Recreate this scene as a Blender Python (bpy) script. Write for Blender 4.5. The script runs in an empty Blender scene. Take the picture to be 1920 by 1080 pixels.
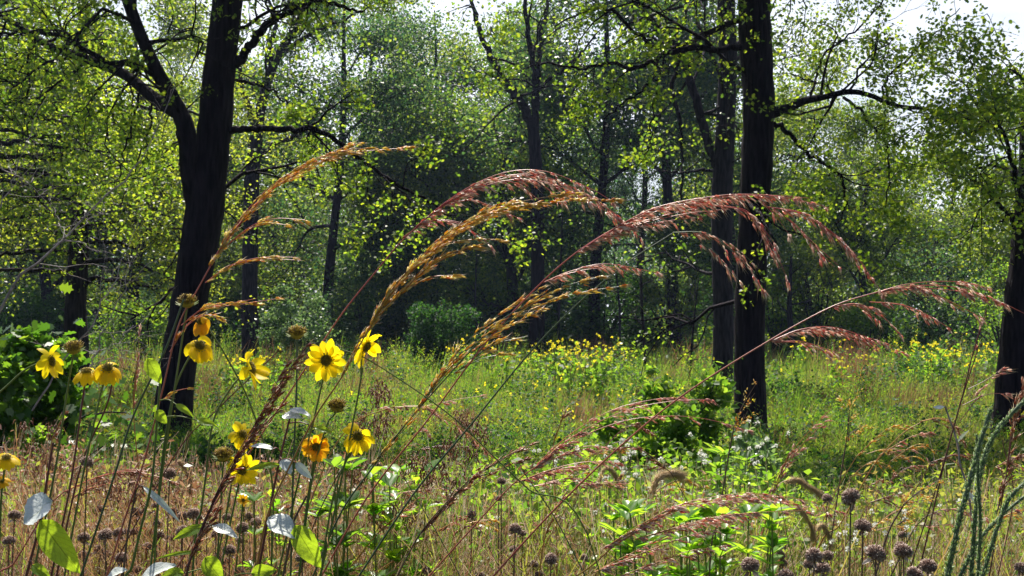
import bpy, math, random
import numpy as np
from mathutils import Vector
PI = math.pi
R = math.radians

# ------------------------------------------------------------------ camera, sky, sun, exposure
C = bpy.data.collections.new('woodland_meadow'); bpy.context.scene.collection.children.link(C)
SC = bpy.context.scene
F = 2059.0; CX, HY = 960.0, 600.0; CAMZ = 1.5
PITCH = math.atan((HY - 540.0) / F)
cam_d = bpy.data.cameras.new('camera'); cam = bpy.data.objects.new('camera', cam_d); C.objects.link(cam)
cam_d.sensor_width = 36; cam_d.lens = F / 1920 * 36; cam_d.clip_start = 0.05; cam_d.clip_end = 1500
cam.location = (0, 0, CAMZ); cam.rotation_euler = (PI / 2 + PITCH, 0, 0)
cam_d.dof.use_dof = True; cam_d.dof.focus_distance = 1.5; cam_d.dof.aperture_fstop = 45
SC.camera = cam

SUN_EL, SUN_AZ = R(58), R(-10)         # azimuth from +Y (ahead), positive to the right
w = bpy.data.worlds.new('World'); SC.world = w; w.use_nodes = True
nt = w.node_tree; nt.nodes.clear()
sky = nt.nodes.new('ShaderNodeTexSky'); sky.sky_type = 'NISHITA'; sky.sun_disc = False
sky.sun_elevation = SUN_EL; sky.sun_rotation = SUN_AZ; sky.air_density = 1.0; sky.dust_density = 2.5; sky.ozone_density = 1.2
tc = nt.nodes.new('ShaderNodeTexCoord'); mp = nt.nodes.new('ShaderNodeMapping'); mp.inputs['Scale'].default_value = (1.2, 1.2, 3.5)
nz = nt.nodes.new('ShaderNodeTexNoise'); nz.inputs['Scale'].default_value = 2.2; nz.inputs['Detail'].default_value = 6
rp = nt.nodes.new('ShaderNodeValToRGB'); rp.color_ramp.elements[0].position = .30; rp.color_ramp.elements[1].position = .58
mx = nt.nodes.new('ShaderNodeMix'); mx.data_type = 'RGBA'; mx.inputs[7].default_value = (11.5, 12.2, 13.4, 1)
bg = nt.nodes.new('ShaderNodeBackground'); bg.inputs['Strength'].default_value = 0.062
ow = nt.nodes.new('ShaderNodeOutputWorld')
L_ = nt.links.new
L_(tc.outputs['Generated'], mp.inputs[0]); L_(mp.outputs[0], nz.inputs['Vector']); L_(nz.outputs['Fac'], rp.inputs[0])
sx = nt.nodes.new('ShaderNodeSeparateXYZ'); mr = nt.nodes.new('ShaderNodeMapRange')
mr.inputs[1].default_value = .35; mr.inputs[2].default_value = .75; mr.inputs[3].default_value = 1.0; mr.inputs[4].default_value = .12
mu = nt.nodes.new('ShaderNodeMath'); mu.operation = 'MULTIPLY'
L_(tc.outputs['Generated'], sx.inputs[0]); L_(sx.outputs[2], mr.inputs[0]); L_(rp.outputs[0], mu.inputs[0]); L_(mr.outputs[0], mu.inputs[1])
mr2 = nt.nodes.new('ShaderNodeMapRange'); mr2.inputs[1].default_value = -.1; mr2.inputs[2].default_value = .45
mu2 = nt.nodes.new('ShaderNodeMath'); mu2.operation = 'MULTIPLY'; L_(sx.outputs[1], mr2.inputs[0]); L_(mu.outputs[0], mu2.inputs[0]); L_(mr2.outputs[0], mu2.inputs[1])
L_(mu2.outputs[0], mx.inputs[0]); L_(sky.outputs[0], mx.inputs[6]); L_(mx.outputs[2], bg.inputs[0]); L_(bg.outputs[0], ow.inputs[0])

sl = bpy.data.lights.new('sun', 'SUN'); sl.energy = 5.0; sl.angle = R(0.5); sl.color = (1.0, 0.94, 0.84)
so = bpy.data.objects.new('sun', sl); C.objects.link(so)
sd = Vector((math.sin(SUN_AZ) * math.cos(SUN_EL), math.cos(SUN_AZ) * math.cos(SUN_EL), math.sin(SUN_EL)))
so.rotation_euler = sd.to_track_quat('Z', 'Y').to_euler(); so.location = (0, 0, 40)
vs = SC.view_settings; vs.view_transform = 'Standard'; vs.look = 'None'; vs.exposure = 0.95; vs.gamma = 1
cy = SC.cycles
cy.max_bounces = 5; cy.diffuse_bounces = 3; cy.glossy_bounces = 2; cy.transmission_bounces = 4; cy.transparent_max_bounces = 4
cy.volume_bounces = 0; cy.sample_clamp_indirect = 6; cy.caustics_reflective = False; cy.caustics_refractive = False
cy.use_denoising = True

# ------------------------------------------------------------------ helpers
rng = np.random.default_rng(7)
def P(px, py, Y):
    """the place at distance Y that the photograph shows at (px, py)"""
    x = (px - CX) / F; z = (540.0 - py) / F
    c, s = math.cos(PITCH), math.sin(PITCH)
    dy = c - z * s; dz = s + z * c
    return np.array([x / dy * Y, Y, CAMZ + dz / dy * Y])

def norm(a):
    a = np.asarray(a, float); n = np.linalg.norm(a, axis=-1, keepdims=True); return a / np.maximum(n, 1e-9)

class Geo:
    def __init__(s): s.v = []; s.f = []; s.n = 0
    def add(s, v, f):
        v = np.asarray(v, np.float32).reshape(-1, 3); f = np.asarray(f, np.int32)
        s.v.append(v); s.f.append(f + s.n); s.n += len(v)
    def build(s, name, mat, root=None, parent=None, smooth=True, origin=None, meta=None):
        me = bpy.data.meshes.new(name)
        v = np.concatenate(s.v) if s.v else np.zeros((0, 3), np.float32)
        off = np.array(root.location if root else (origin if origin is not None else (0, 0, 0)), np.float32)
        v = v - off
        me.vertices.add(len(v)); me.vertices.foreach_set('co', v.ravel())
        sizes = np.concatenate([np.full(len(f), f.shape[1], np.int32) for f in s.f]); idx = np.concatenate([f.ravel() for f in s.f])
        me.loops.add(len(idx)); me.loops.foreach_set('vertex_index', idx)
        me.polygons.add(len(sizes)); st = np.zeros(len(sizes), np.int32); st[1:] = np.cumsum(sizes)[:-1]
        me.polygons.foreach_set('loop_start', st); me.polygons.foreach_set('loop_total', sizes)
        me.polygons.foreach_set('use_smooth', np.full(len(sizes), smooth))
        me.update(calc_edges=True); me.materials.append(mat)
        o = bpy.data.objects.new(name, me); C.objects.link(o)
        if root is None: o.location = off
        else: o.parent = parent if parent is not None else root
        return o

def tag(o, label, cat=None, group=None, kind=None):
    if label: o['label'] = label
    if cat: o['category'] = cat
    if group: o['group'] = group
    if kind: o['kind'] = kind
    return o
def thing(name, loc, label=None, cat=None, group=None):
    o = bpy.data.objects.new(name, None); C.objects.link(o); o.location = tuple(float(a) for a in loc); o.empty_display_size = .1
    return tag(o, label, cat, group)

def smooth_path(pts, rad, n):
    """Catmull-Rom through pts (k,3) and radii, n samples"""
    pts = np.asarray(pts, float); rad = np.asarray(rad, float); k = len(pts)
    if k == 2:
        t = np.linspace(0, 1, n)[:, None]; return pts[0] * (1 - t) + pts[1] * t, rad[0] * (1 - t[:, 0]) + rad[1] * t[:, 0]
    q = np.vstack([2 * pts[0] - pts[1], pts, 2 * pts[-1] - pts[-2]])
    u = np.linspace(0, k - 1, n); i = np.minimum(u.astype(int), k - 2); t = (u - i)[:, None]
    a, b, c, d = q[i], q[i + 1], q[i + 2], q[i + 3]
    p = .5 * ((2 * b) + (-a + c) * t + (2 * a - 5 * b + 4 * c - d) * t ** 2 + (-a + 3 * b - 3 * c + d) * t ** 3)
    return p, np.interp(u, np.arange(k), rad)

def tube(g, p, r, sides=5, jit=0.0):
    p = np.asarray(p, float); n = len(p); r = np.broadcast_to(np.asarray(r, float), (n,))
    t = np.gradient(p, axis=0); t = norm(t)
    ref = np.array([0, 0, 1.0]) if abs(t[0][2]) < .85 else np.array([1.0, 0, 0])
    a = norm(np.cross(t, ref)); b = np.cross(t, a)
    th = np.arange(sides) * 2 * PI / sides
    rr = r[:, None] * (1 + (rng.normal(0, jit, (n, sides)) if jit else 0))
    v = p[:, None, :] + (a[:, None, :] * np.cos(th)[None, :, None] + b[:, None, :] * np.sin(th)[None, :, None]) * rr[:, :, None] if jit else \
        p[:, None, :] + (a[:, None, :] * np.cos(th)[None, :, None] + b[:, None, :] * np.sin(th)[None, :, None]) * r[:, None, None]
    i = np.arange(n - 1)[:, None] * sides; j = np.arange(sides)[None, :]; j2 = (j + 1) % sides
    f = np.stack([i + j, i + j2, i + sides + j2, i + sides + j], -1).reshape(-1, 4)
    g.add(v.reshape(-1, 3), f)

# leaf outlines: (along, across, lift)
T_RHOMB = (np.array([[0, 0, 0], [.45, .36, .04], [1, 0, -.06], [.45, -.36, .04]]), np.array([[0, 1, 2, 3]]))
T_FOLD = (np.array([[0, 0, 0], [.3, .3, .08], [.72, .24, .06], [1, 0, -.08], [.72, -.24, .06], [.3, -.3, .08], [.5, 0, -.02]]),
          np.array([[0, 6, 2, 1], [6, 3, 2, 2], [0, 5, 4, 6], [6, 4, 3, 3]]))
T_FOLD = (T_FOLD[0], np.array([[0, 6, 2, 1], [0, 5, 4, 6]])), (T_FOLD[0], np.array([[6, 3, 2], [6, 4, 3]]))
T_LOBE = (np.array([[0, 0, 0], [.18, .10, .02], [.22, .34, .06], [.42, .20, .03], [.52, .46, .08], [.66, .22, .03], [.84, .26, .02], [1, 0, -.06],
                    [.84, -.26, .02], [.66, -.22, .03], [.52, -.46, .08], [.42, -.20, .03], [.22, -.34, .06], [.18, -.10, .02]]), np.arange(14)[None, :])
T_LANCE = (np.array([[0, 0, 0], [.35, .13, .03], [.7, .09, 0], [1, 0, -.12], [.7, -.09, 0], [.35, -.13, .03]]), np.arange(6)[None, :])

def frames(n, up=.6, rnd=None):
    """random leaf axis and normal, normals biased upward"""
    nn = norm(rng.normal(0, 1, (n, 3)) * np.array([1, 1, .8]) + np.array([0, 0, up * 2]))
    ax = norm(np.cross(nn, rng.normal(0, 1, (n, 3))))
    return ax, nn
def leaves(g, c, size, tpl, ax=None, nn=None, up=.6, wid=1.0):
    c = np.asarray(c, float); n = len(c)
    if n == 0: return
    if ax is None: ax, nn = frames(n, up)
    if nn is None:
        nn = norm(np.cross(ax, rng.normal(0, 1, (n, 3))))
    sd_ = np.cross(nn, ax); size = np.broadcast_to(np.asarray(size, float), (n,))
    tpls = tpl if isinstance(tpl[0], tuple) else (tpl,)
    V, _ = tpls[0]; k = len(V)
    v = c[:, None, :] + size[:, None, None] * (V[None, :, 0, None] * ax[:, None, :] + V[None, :, 1, None] * wid * sd_[:, None, :] + V[None, :, 2, None] * nn[:, None, :])
    n0 = g.n
    g.v.append(v.reshape(-1, 3).astype(np.float32)); g.n += n * k
    for _, Fc in tpls:
        f = (np.arange(n)[:, None, None] * k + Fc[None]).reshape(-1, Fc.shape[1]) + n0
        g.f.append(f.astype(np.int32))

def twig(g, p, d, L, r, lev, spots, nch=4, wig=.25, droop=0.0, sides=4, spread=.9):
    n = 6; pts = [np.array(p, float)]; d = norm(d); step = L / (n - 1); q = d.copy()
    for i in range(n - 1):
        q = norm(q + rng.normal(0, wig, 3) + np.array([0, 0, -droop])); pts.append(pts[-1] + q * step)
    pts = np.array(pts); tube(g, pts, np.linspace(r, r * .35, n), sides)
    if lev == 0:
        spots.append(pts[1:]); return
    for k in range(nch):
        t = (.25 + .75 * (k + rng.random()) / nch) * (n - 1); i = min(int(t), n - 2); b = pts[i] + (pts[i + 1] - pts[i]) * (t - i)
        cd = norm((pts[i + 1] - pts[i]) / step + norm(rng.normal(0, 1, 3)) * spread)
        twig(g, b, cd, L * rng.uniform(.45, .7), r * .5, lev - 1, spots, nch, wig, droop, 3, spread)

def ordinal(n):
    words = ['zeroth', 'first', 'second', 'third', 'fourth', 'fifth', 'sixth', 'seventh', 'eighth', 'ninth', 'tenth', 'eleventh', 'twelfth', 'thirteenth',
             'fourteenth', 'fifteenth', 'sixteenth', 'seventeenth', 'eighteenth', 'nineteenth', 'twentieth']
    if n <= 20: return words[n]
    tens = {2: 'twenty', 3: 'thirty', 4: 'forty', 5: 'fifty', 6: 'sixty', 7: 'seventy', 8: 'eighty', 9: 'ninety'}[n // 10]
    return tens + '-' + words[n % 10] if n % 10 else tens[:-1] + 'ieth'

# ------------------------------------------------------------------ materials
def ramp(nt, cols):
    r = nt.nodes.new('ShaderNodeValToRGB'); cr = r.color_ramp
    for k in range(len(cols) - 2): cr.elements.new(.5)
    for k, c in enumerate(cols):
        cr.elements[k].position = k / max(1, len(cols) - 1); cr.elements[k].color = (*c, 1)
    return r
def leaf_mat(name, cols, tcols=None, tf=.5, rough=.45, patch=0.0, pcol=None, spec=.5, bump=0.0):
    m = bpy.data.materials.new(name); m.use_nodes = True; nt = m.node_tree; N = nt.nodes; N.clear(); L = nt.links.new
    out = N.new('ShaderNodeOutputMaterial'); pb = N.new('ShaderNodeBsdfPrincipled'); tr = N.new('ShaderNodeBsdfTranslucent'); mix = N.new('ShaderNodeMixShader')
    ge = N.new('ShaderNodeNewGeometry'); r1 = ramp(nt, cols); r2 = ramp(nt, tcols or [tuple(min(1, a * 2.2) for a in c) for c in cols])
    src = ge.outputs['Random Per Island']
    if patch:
        tx = N.new('ShaderNodeTexCoord'); no = N.new('ShaderNodeTexNoise'); no.inputs['Scale'].default_value = patch; no.inputs['Detail'].default_value = 3
        L(tx.outputs['Object'], no.inputs['Vector'])
        ma = N.new('ShaderNodeMath'); ma.operation = 'MULTIPLY_ADD'; ma.inputs[1].default_value = .5; L(src, ma.inputs[0])
        mb = N.new('ShaderNodeMapRange'); mb.inputs[1].default_value = .32; mb.inputs[2].default_value = .68; mb.inputs[3].default_value = 0; mb.inputs[4].default_value = .5
        L(no.outputs['Fac'], mb.inputs[0]); L(mb.outputs[0], ma.inputs[2]); src = ma.outputs[0]
    L(src, r1.inputs[0]); L(src, r2.inputs[0])
    L(r1.outputs[0], pb.inputs['Base Color']); L(r2.outputs[0], tr.inputs['Color'])
    pb.inputs['Roughness'].default_value = rough; pb.inputs['Specular IOR Level'].default_value = spec
    if bump:
        b = N.new('ShaderNodeBump'); b.inputs['Strength'].default_value = bump; b.inputs['Distance'].default_value = .002
        n2 = N.new('ShaderNodeTexNoise'); n2.inputs['Scale'].default_value = 160; n2.inputs['Detail'].default_value = 4
        t2 = N.new('ShaderNodeTexCoord'); L(t2.outputs['Object'], n2.inputs['Vector']); L(n2.outputs['Fac'], b.inputs['Height'])
        L(b.outputs[0], pb.inputs['Normal']); L(b.outputs[0], tr.inputs['Normal'])
    mix.inputs[0].default_value = tf
    L(pb.outputs[0], mix.inputs[1]); L(tr.outputs[0], mix.inputs[2]); L(mix.outputs[0], out.inputs[0])
    return m
def solid_mat(name, c1, c2, scale=30, rough=.7, stretch=(1, 1, 1), bump=.4, dist=.01, spec=.3):
    m = bpy.data.materials.new(name); m.use_nodes = True; nt = m.node_tree; N = nt.nodes; L = nt.links.new; pb = N['Principled BSDF']
    tx = N.new('ShaderNodeTexCoord'); mp = N.new('ShaderNodeMapping'); mp.inputs['Scale'].default_value = stretch
    no = N.new('ShaderNodeTexNoise'); no.inputs['Scale'].default_value = scale; no.inputs['Detail'].default_value = 6
    rr = ramp(nt, [c1, c2]); rr.color_ramp.elements[0].position = .35; rr.color_ramp.elements[1].position = .65
    L(tx.outputs['Object'], mp.inputs[0]); L(mp.outputs[0], no.inputs['Vector']); L(no.outputs['Fac'], rr.inputs[0]); L(rr.outputs[0], pb.inputs['Base Color'])
    b = N.new('ShaderNodeBump'); b.inputs['Strength'].default_value = bump; b.inputs['Distance'].default_value = dist
    L(no.outputs['Fac'], b.inputs['Height']); L(b.outputs[0], pb.inputs['Normal'])
    pb.inputs['Roughness'].default_value = rough; pb.inputs['Specular IOR Level'].default_value = spec
    return m

M = {}
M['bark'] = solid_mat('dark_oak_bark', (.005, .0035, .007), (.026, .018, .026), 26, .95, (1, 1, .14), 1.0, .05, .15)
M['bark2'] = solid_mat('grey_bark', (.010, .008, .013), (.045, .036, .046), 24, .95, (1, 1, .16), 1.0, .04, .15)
M['twig'] = solid_mat('pale_dead_twig', (.16, .13, .13), (.36, .32, .31), 60, .8)
M['oak'] = leaf_mat('oak_leaf', [(.025, .06, .012), (.04, .09, .015), (.08, .14, .02)], [(.12, .25, .02), (.30, .47, .025), (.62, .72, .04)], .58, .42)
M['oak_dark'] = leaf_mat('dark_oak_leaf', [(.015, .04, .012), (.03, .07, .016), (.05, .10, .02)], [(.10, .22, .02), (.22, .38, .025), (.5, .62, .04)], .52, .42)
M['tier'] = leaf_mat('tiered_leaf', [(.03, .06, .012), (.05, .085, .018), (.09, .12, .03)], [(.20, .32, .02), (.40, .50, .03), (.62, .66, .06)], .58, .42)
M['far'] = leaf_mat('woodland_leaf', [(.012, .035, .014), (.03, .065, .02), (.06, .10, .025)], [(.09, .18, .03), (.26, .40, .035), (.58, .66, .06)], .52, .45)
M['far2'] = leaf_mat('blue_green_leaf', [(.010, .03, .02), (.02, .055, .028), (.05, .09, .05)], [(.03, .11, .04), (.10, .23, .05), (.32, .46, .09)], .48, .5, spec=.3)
M['shrub'] = leaf_mat('shrub_leaf', [(.03, .08, .015), (.05, .12, .02), (.09, .16, .03)], [(.14, .34, .02), (.28, .5, .03), (.5, .68, .05)], .55, .5, spec=.25)
M['shrub_pale'] = leaf_mat('pale_shrub_leaf', [(.07, .13, .06), (.10, .18, .08), (.16, .24, .12)], [(.14, .3, .08), (.24, .4, .1), (.36, .5, .14)], .4, .35)
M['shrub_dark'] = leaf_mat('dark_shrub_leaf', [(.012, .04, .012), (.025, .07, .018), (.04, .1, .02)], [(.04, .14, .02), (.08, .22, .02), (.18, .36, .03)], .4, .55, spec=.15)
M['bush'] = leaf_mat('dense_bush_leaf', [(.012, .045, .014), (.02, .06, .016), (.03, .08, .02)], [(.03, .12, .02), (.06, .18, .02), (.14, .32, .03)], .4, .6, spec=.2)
M['lobed'] = leaf_mat('glossy_lobed_leaf', [(.02, .06, .012), (.035, .09, .015), (.07, .15, .02)], [(.08, .22, .02), (.18, .4, .02), (.4, .6, .03)], .45, .3)
M['lime'] = leaf_mat('lime_leaf', [(.07, .17, .02), (.11, .24, .025), (.17, .3, .03)], [(.24, .55, .02), (.4, .68, .03), (.58, .78, .04)], .55, .35)
M['bigleaf'] = leaf_mat('broad_green_leaf', [(.09, .19, .03), (.11, .22, .035)], [(.42, .68, .025), (.55, .74, .03)], .6, .38, bump=.5)
M['pale_sunlit_leaf'] = leaf_mat('sun_painted_felted_leaf', [(.52, .58, .56), (.66, .7, .68)], [(.5, .6, .45), (.5, .6, .45)], .15, .35, bump=.7, spec=.8)  # white sun reflection on felty leaf tops, painted into the base colour
M['meadow'] = leaf_mat('meadow_herb', [(.03, .085, .03), (.045, .11, .025), (.08, .15, .025), (.12, .17, .03), (.15, .13, .05)],
                       [(.06, .24, .04), (.14, .38, .02), (.30, .52, .02), (.46, .54, .03), (.42, .34, .1)], .5, .6, patch=.35, spec=.2)
M['grass'] = leaf_mat('meadow_grass', [(.04, .10, .03), (.07, .13, .03), (.13, .17, .04), (.22, .19, .08), (.26, .15, .09)],
                      [(.10, .30, .03), (.20, .42, .03), (.38, .52, .05), (.5, .44, .12), (.5, .3, .16)], .45, .55, patch=.45, spec=.25)
M['dry'] = leaf_mat('dry_stalks', [(.09, .04, .03), (.20, .09, .06), (.32, .2, .13), (.6, .48, .36)], [(.26, .1, .05), (.45, .25, .14), (.58, .42, .26), (.7, .6, .44)], .35, .5)
M['dry_rust'] = leaf_mat('rusty_seed_tangle', [(.11, .045, .03), (.25, .12, .07), (.42, .24, .14)], [(.3, .11, .05), (.45, .22, .1), (.58, .36, .2)], .3, .6)
M['undergrowth'] = leaf_mat('low_herbs', [(.03, .08, .02), (.06, .13, .025), (.11, .16, .03), (.18, .16, .05), (.18, .09, .05)],
                            [(.09, .25, .03), (.2, .4, .04), (.38, .5, .05), (.48, .42, .08), (.38, .18, .08)], .5, .42, patch=1.8)
M['yellow'] = leaf_mat('yellow_bloom', [(.85, .72, .02), (.9, .8, .04)], [(.95, .82, .02), (.98, .88, .04)], .5, .6)
M['petal'] = leaf_mat('yellow_petal', [(.90, .66, .008), (.93, .72, .012)], [(1, .76, .01), (1, .84, .012)], .66, .5, spec=.3)
M['petal_old'] = leaf_mat('orange_wilting_petal', [(.82, .42, .008), (.9, .55, .01)], [(.92, .46, .01), (.95, .58, .01)], .5, .55, spec=.3)
M['disc'] = leaf_mat('flower_disc', [(.10, .09, .015), (.24, .18, .02), (.55, .4, .03)], None, .1, .7)
M['disc_spent'] = leaf_mat('spent_flower_disc', [(.10, .06, .015), (.3, .2, .03), (.65, .5, .06)], None, .1, .7)
M['stem'] = solid_mat('green_stem', (.09, .15, .03), (.17, .2, .05), 20, .5, (1, 1, .2), .2, .001)
M['stem_dark'] = solid_mat('dark_green_stem', (.035, .07, .03), (.08, .12, .05), 20, .4, (1, 1, .2), .2, .001, .5)
M['stem_maroon'] = solid_mat('maroon_stem', (.09, .025, .03), (.19, .06, .05), 14, .45, (1, 1, .2), .2, .001)
M['stem_red'] = solid_mat('red_stem', (.35, .06, .055), (.5, .14, .08), 14, .4, (1, 1, .2), .2, .001, .5)
M['stem_orange'] = solid_mat('orange_stem', (.36, .13, .04), (.42, .24, .05), 14, .45, (1, 1, .2), .2, .001)
M['stem_brown'] = solid_mat('brown_stem', (.07, .04, .03), (.16, .10, .07), 25, .6, (1, 1, .2), .2, .001)
M['spk_red'] = leaf_mat('maroon_spikelet', [(.36, .10, .10), (.64, .32, .28), (.88, .70, .64), (.95, .9, .86)], [(.85, .24, .2), (.95, .5, .38), (.97, .78, .64), (.98, .93, .84)], .56, .25, spec=1.0)  # near-white end of the ramp paints sheen highlights onto the maroon
M['spk_gold'] = leaf_mat('golden_spikelet', [(.48, .16, .03), (.68, .40, .06), (.8, .60, .18), (.9, .8, .48)], [(.85, .34, .04), (.92, .6, .07), (.97, .82, .2), (.97, .9, .48)], .54, .32, spec=.7)
M['spk_rust'] = leaf_mat('rust_spikelet', [(.18, .03, .02), (.36, .09, .035), (.52, .22, .1), (.7, .48, .32)], [(.55, .08, .03), (.55, .18, .06), (.6, .3, .12), (.6, .4, .2)], .35, .35, spec=.6)
M['spk_pink'] = leaf_mat('pinkish_spikelet', [(.42, .16, .15), (.66, .38, .34), (.9, .76, .68)], [(.8, .28, .22), (.9, .52, .4), (.95, .78, .64)], .52, .4)
M['awn'] = leaf_mat('straw_awn', [(.55, .38, .22), (.8, .66, .46)], None, .3, .4)
M['anther'] = leaf_mat('yellow_anther', [(.7, .5, .05), (.75, .6, .12)], None, .3, .5)
M['head'] = leaf_mat('seed_head_bristle', [(.18, .10, .08), (.42, .29, .23), (.82, .68, .58)], [(.3, .2, .18), (.5, .38, .34), (.75, .64, .58)], .35, .6)
M['white'] = leaf_mat('white_blossom', [(.75, .76, .7), (.85, .86, .82)], [(.8, .8, .7), (.85, .85, .8)], .4, .6)
M['knit'] = leaf_mat('grey_green_spike', [(.16, .24, .09), (.36, .46, .22), (.72, .78, .55)], [(.28, .46, .14), (.46, .64, .24), (.65, .8, .42)], .45, .5, spec=.5)
M['foxtail'] = leaf_mat('foxtail_bristle', [(.55, .42, .26), (.75, .62, .44)], [(.8, .64, .4), (.9, .78, .56)], .5, .5)
for key, dk in (('bigleaf', .55), ('pale_sunlit_leaf', .72)):        # midrib, side veins, spots
    m = M[key]; nt = m.node_tree; N = nt.nodes; L = nt.links.new; uv = N.new('ShaderNodeUVMap'); sp_ = N.new('ShaderNodeSeparateXYZ'); L(uv.outputs[0], sp_.inputs[0])
    def mth(op, a, b=None, c=None):
        q = N.new('ShaderNodeMath'); q.operation = op
        for k, x in enumerate((a, b, c)):
            if x is None: continue
            if isinstance(x, (int, float)): q.inputs[k].default_value = x
            else: L(x, q.inputs[k])
        return q.outputs[0]
    av = mth('ABSOLUTE', mth('SUBTRACT', sp_.outputs[1], .5)); mid = mth('LESS_THAN', av, .02); ph = mth('FRACT', mth('MULTIPLY_ADD', sp_.outputs[0], 8.0, mth('MULTIPLY', av, -5.0)))
    side = mth('MULTIPLY', mth('LESS_THAN', ph, .10), .6); no = N.new('ShaderNodeTexNoise'); no.inputs['Scale'].default_value = 90; no.inputs['Detail'].default_value = 5; spot = mth('MULTIPLY', mth('GREATER_THAN', no.outputs['Fac'], .64), .7)
    fac = mth('MAXIMUM', mth('MAXIMUM', mid, side), spot)
    for nd in [n for n in N if n.type in ('BSDF_PRINCIPLED', 'BSDF_TRANSLUCENT')]:
        inp = nd.inputs['Base Color'] if nd.type == 'BSDF_PRINCIPLED' else nd.inputs['Color']; src = inp.links[0].from_socket
        mc = N.new('ShaderNodeMix'); mc.data_type = 'RGBA'; mc.blend_type = 'MULTIPLY'; mc.inputs[7].default_value = (dk, dk, dk * .8, 1); L(fac, mc.inputs[0]); L(src, mc.inputs[6]); L(mc.outputs[2], inp)
g_ = bpy.data.materials.new('soil_and_litter'); g_.use_nodes = True; nt = g_.node_tree; pb = nt.nodes['Principled BSDF']; pb.inputs['Roughness'].default_value = 1
tx = nt.nodes.new('ShaderNodeTexCoord'); n1 = nt.nodes.new('ShaderNodeTexNoise'); n1.inputs['Scale'].default_value = .8; n1.inputs['Detail'].default_value = 12
rr = ramp(nt, [(.02, .03, .012), (.035, .05, .015), (.06, .055, .03)]); rr.color_ramp.elements[0].position = .35; rr.color_ramp.elements[2].position = .65
nt.links.new(tx.outputs['Object'], n1.inputs['Vector']); nt.links.new(n1.outputs['Fac'], rr.inputs[0]); nt.links.new(rr.outputs[0], pb.inputs['Base Color'])
M['ground'] = g_

# ------------------------------------------------------------------ ground
def gz(x, y):
    x = np.asarray(x, float); y = np.asarray(y, float)
    return .05 * np.sin(x * .35 + 1) * np.cos(y * .3) + .03 * np.sin(x * .9 + y * .7)
xs = np.concatenate([np.linspace(-300, -45, 10), np.linspace(-40, 40, 81), np.linspace(45, 300, 10)])
ys = np.concatenate([np.linspace(-40, -4, 6), np.linspace(-2, 70, 73), np.linspace(80, 500, 14)])
X, Y = np.meshgrid(xs, ys); Z = gz(X, Y); nx = len(xs)
g = Geo(); i = np.arange(len(ys) - 1)[:, None] * nx + np.arange(nx - 1)[None, :]
g.add(np.stack([X, Y, Z], -1).reshape(-1, 3), np.stack([i, i + 1, i + nx + 1, i + nx], -1).reshape(-1, 4))
tag(g.build('ground', M['ground']), 'meadow soil under the grasses and herbs', 'ground', kind='structure')

# ------------------------------------------------------------------ woodland trees
def px_path(pts, Y, ydrift=None):
    """pts (px, py[, dY]) -> world points"""
    return np.array([P(q[0], q[1], Y + (q[2] if len(q) > 2 else 0)) for q in pts])

def traced_tree(name, Y, limbs, label, cat, bark, leafm, base_px, tw=dict(), lsize=.1, per=5, sp=.12, top=None, tpl=T_LOBE, group=None, up=.5, over=()):
    """limbs: list of (pts, widths_px, twig density per metre, twig length)"""
    b = P(base_px, 700, Y); bz = float(gz(b[0], Y)); root = thing(name, (b[0], Y, bz), label, cat, group)
    gt = Geo(); spots = []; limbs = list(limbs)
    for (ox, oy) in over:                       # unseen rest of the crown: limbs all round, added to shade the meadow
        for a in rng.uniform(0, 2 * PI) + np.arange(4) * PI / 2:
            l_ = rng.uniform(2.2, 3.6); ux, uy = math.cos(a) * l_ * F / Y, math.sin(a) * l_
            limbs.append(([(ox, oy), (ox + ux * .4, oy - 40, uy * .4), (ox + ux, oy - 90, uy)], [20, 12, 4], 4.5, 1.2))
    for k, (pts, wd, dens, tl) in enumerate(limbs):
        p = px_path(pts, Y); r = np.array(wd, float) / F * Y / 2
        if k and wd[0] < 9: r = r * .8
        if k == 0:
            q = p[0].copy(); q[2] = bz - .1; p = np.vstack([q, p]); r = np.concatenate([[r[0] * 1.35], r])
        n = max(8, len(p) * 5); pp, rr_ = smooth_path(p, r, n)
        if k > 0 and wd[0] < 22: pp[2:-1] += rng.normal(0, .012 * min(3, Y / 13), (len(pp) - 3, 3)) * np.array([1, 2, 1])
        tube(gt, pp, rr_, 14 if wd[0] > 30 else 7, .03)
        seg = np.linalg.norm(np.diff(pp, axis=0), axis=1); Lt = seg.sum()
        for _ in range(int(Lt * dens * 1.2)):
            t = rng.uniform(.18, 1) ** .8 * (len(pp) - 1); i = min(int(t), len(pp) - 2); q = pp[i] + (pp[i + 1] - pp[i]) * (t - i)
            d = norm(norm(pp[i + 1] - pp[i]) * .5 + norm(rng.normal(0, 1, 3)) + np.array([0, 0, tw.get('lift', .1)]))
            twig(gt, q, d, tl * rng.uniform(.6, 1.3), min(rr_[i] * .45, .02 * tl), tw.get('lev', 1), spots, tw.get('n', 4), tw.get('wig', .28), tw.get('droop', .04))
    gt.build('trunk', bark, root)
    s = np.concatenate([q[1::2] for q in spots]); s = s[rng.random(len(s)) < .8]; c = np.repeat(s, per * 2, 0); c = c + rng.normal(0, sp, c.shape)
    if tw.get('flat'): c[:, 2] = s.repeat(per * 2, 0)[:, 2] + rng.normal(0, sp * tw['flat'], len(c))
    gl = Geo(); leaves(gl, c, rng.uniform(.65, 1.2, len(c)) * lsize, tpl, up=up)
    gl.build('crown', leafm, root)
    return root

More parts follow.
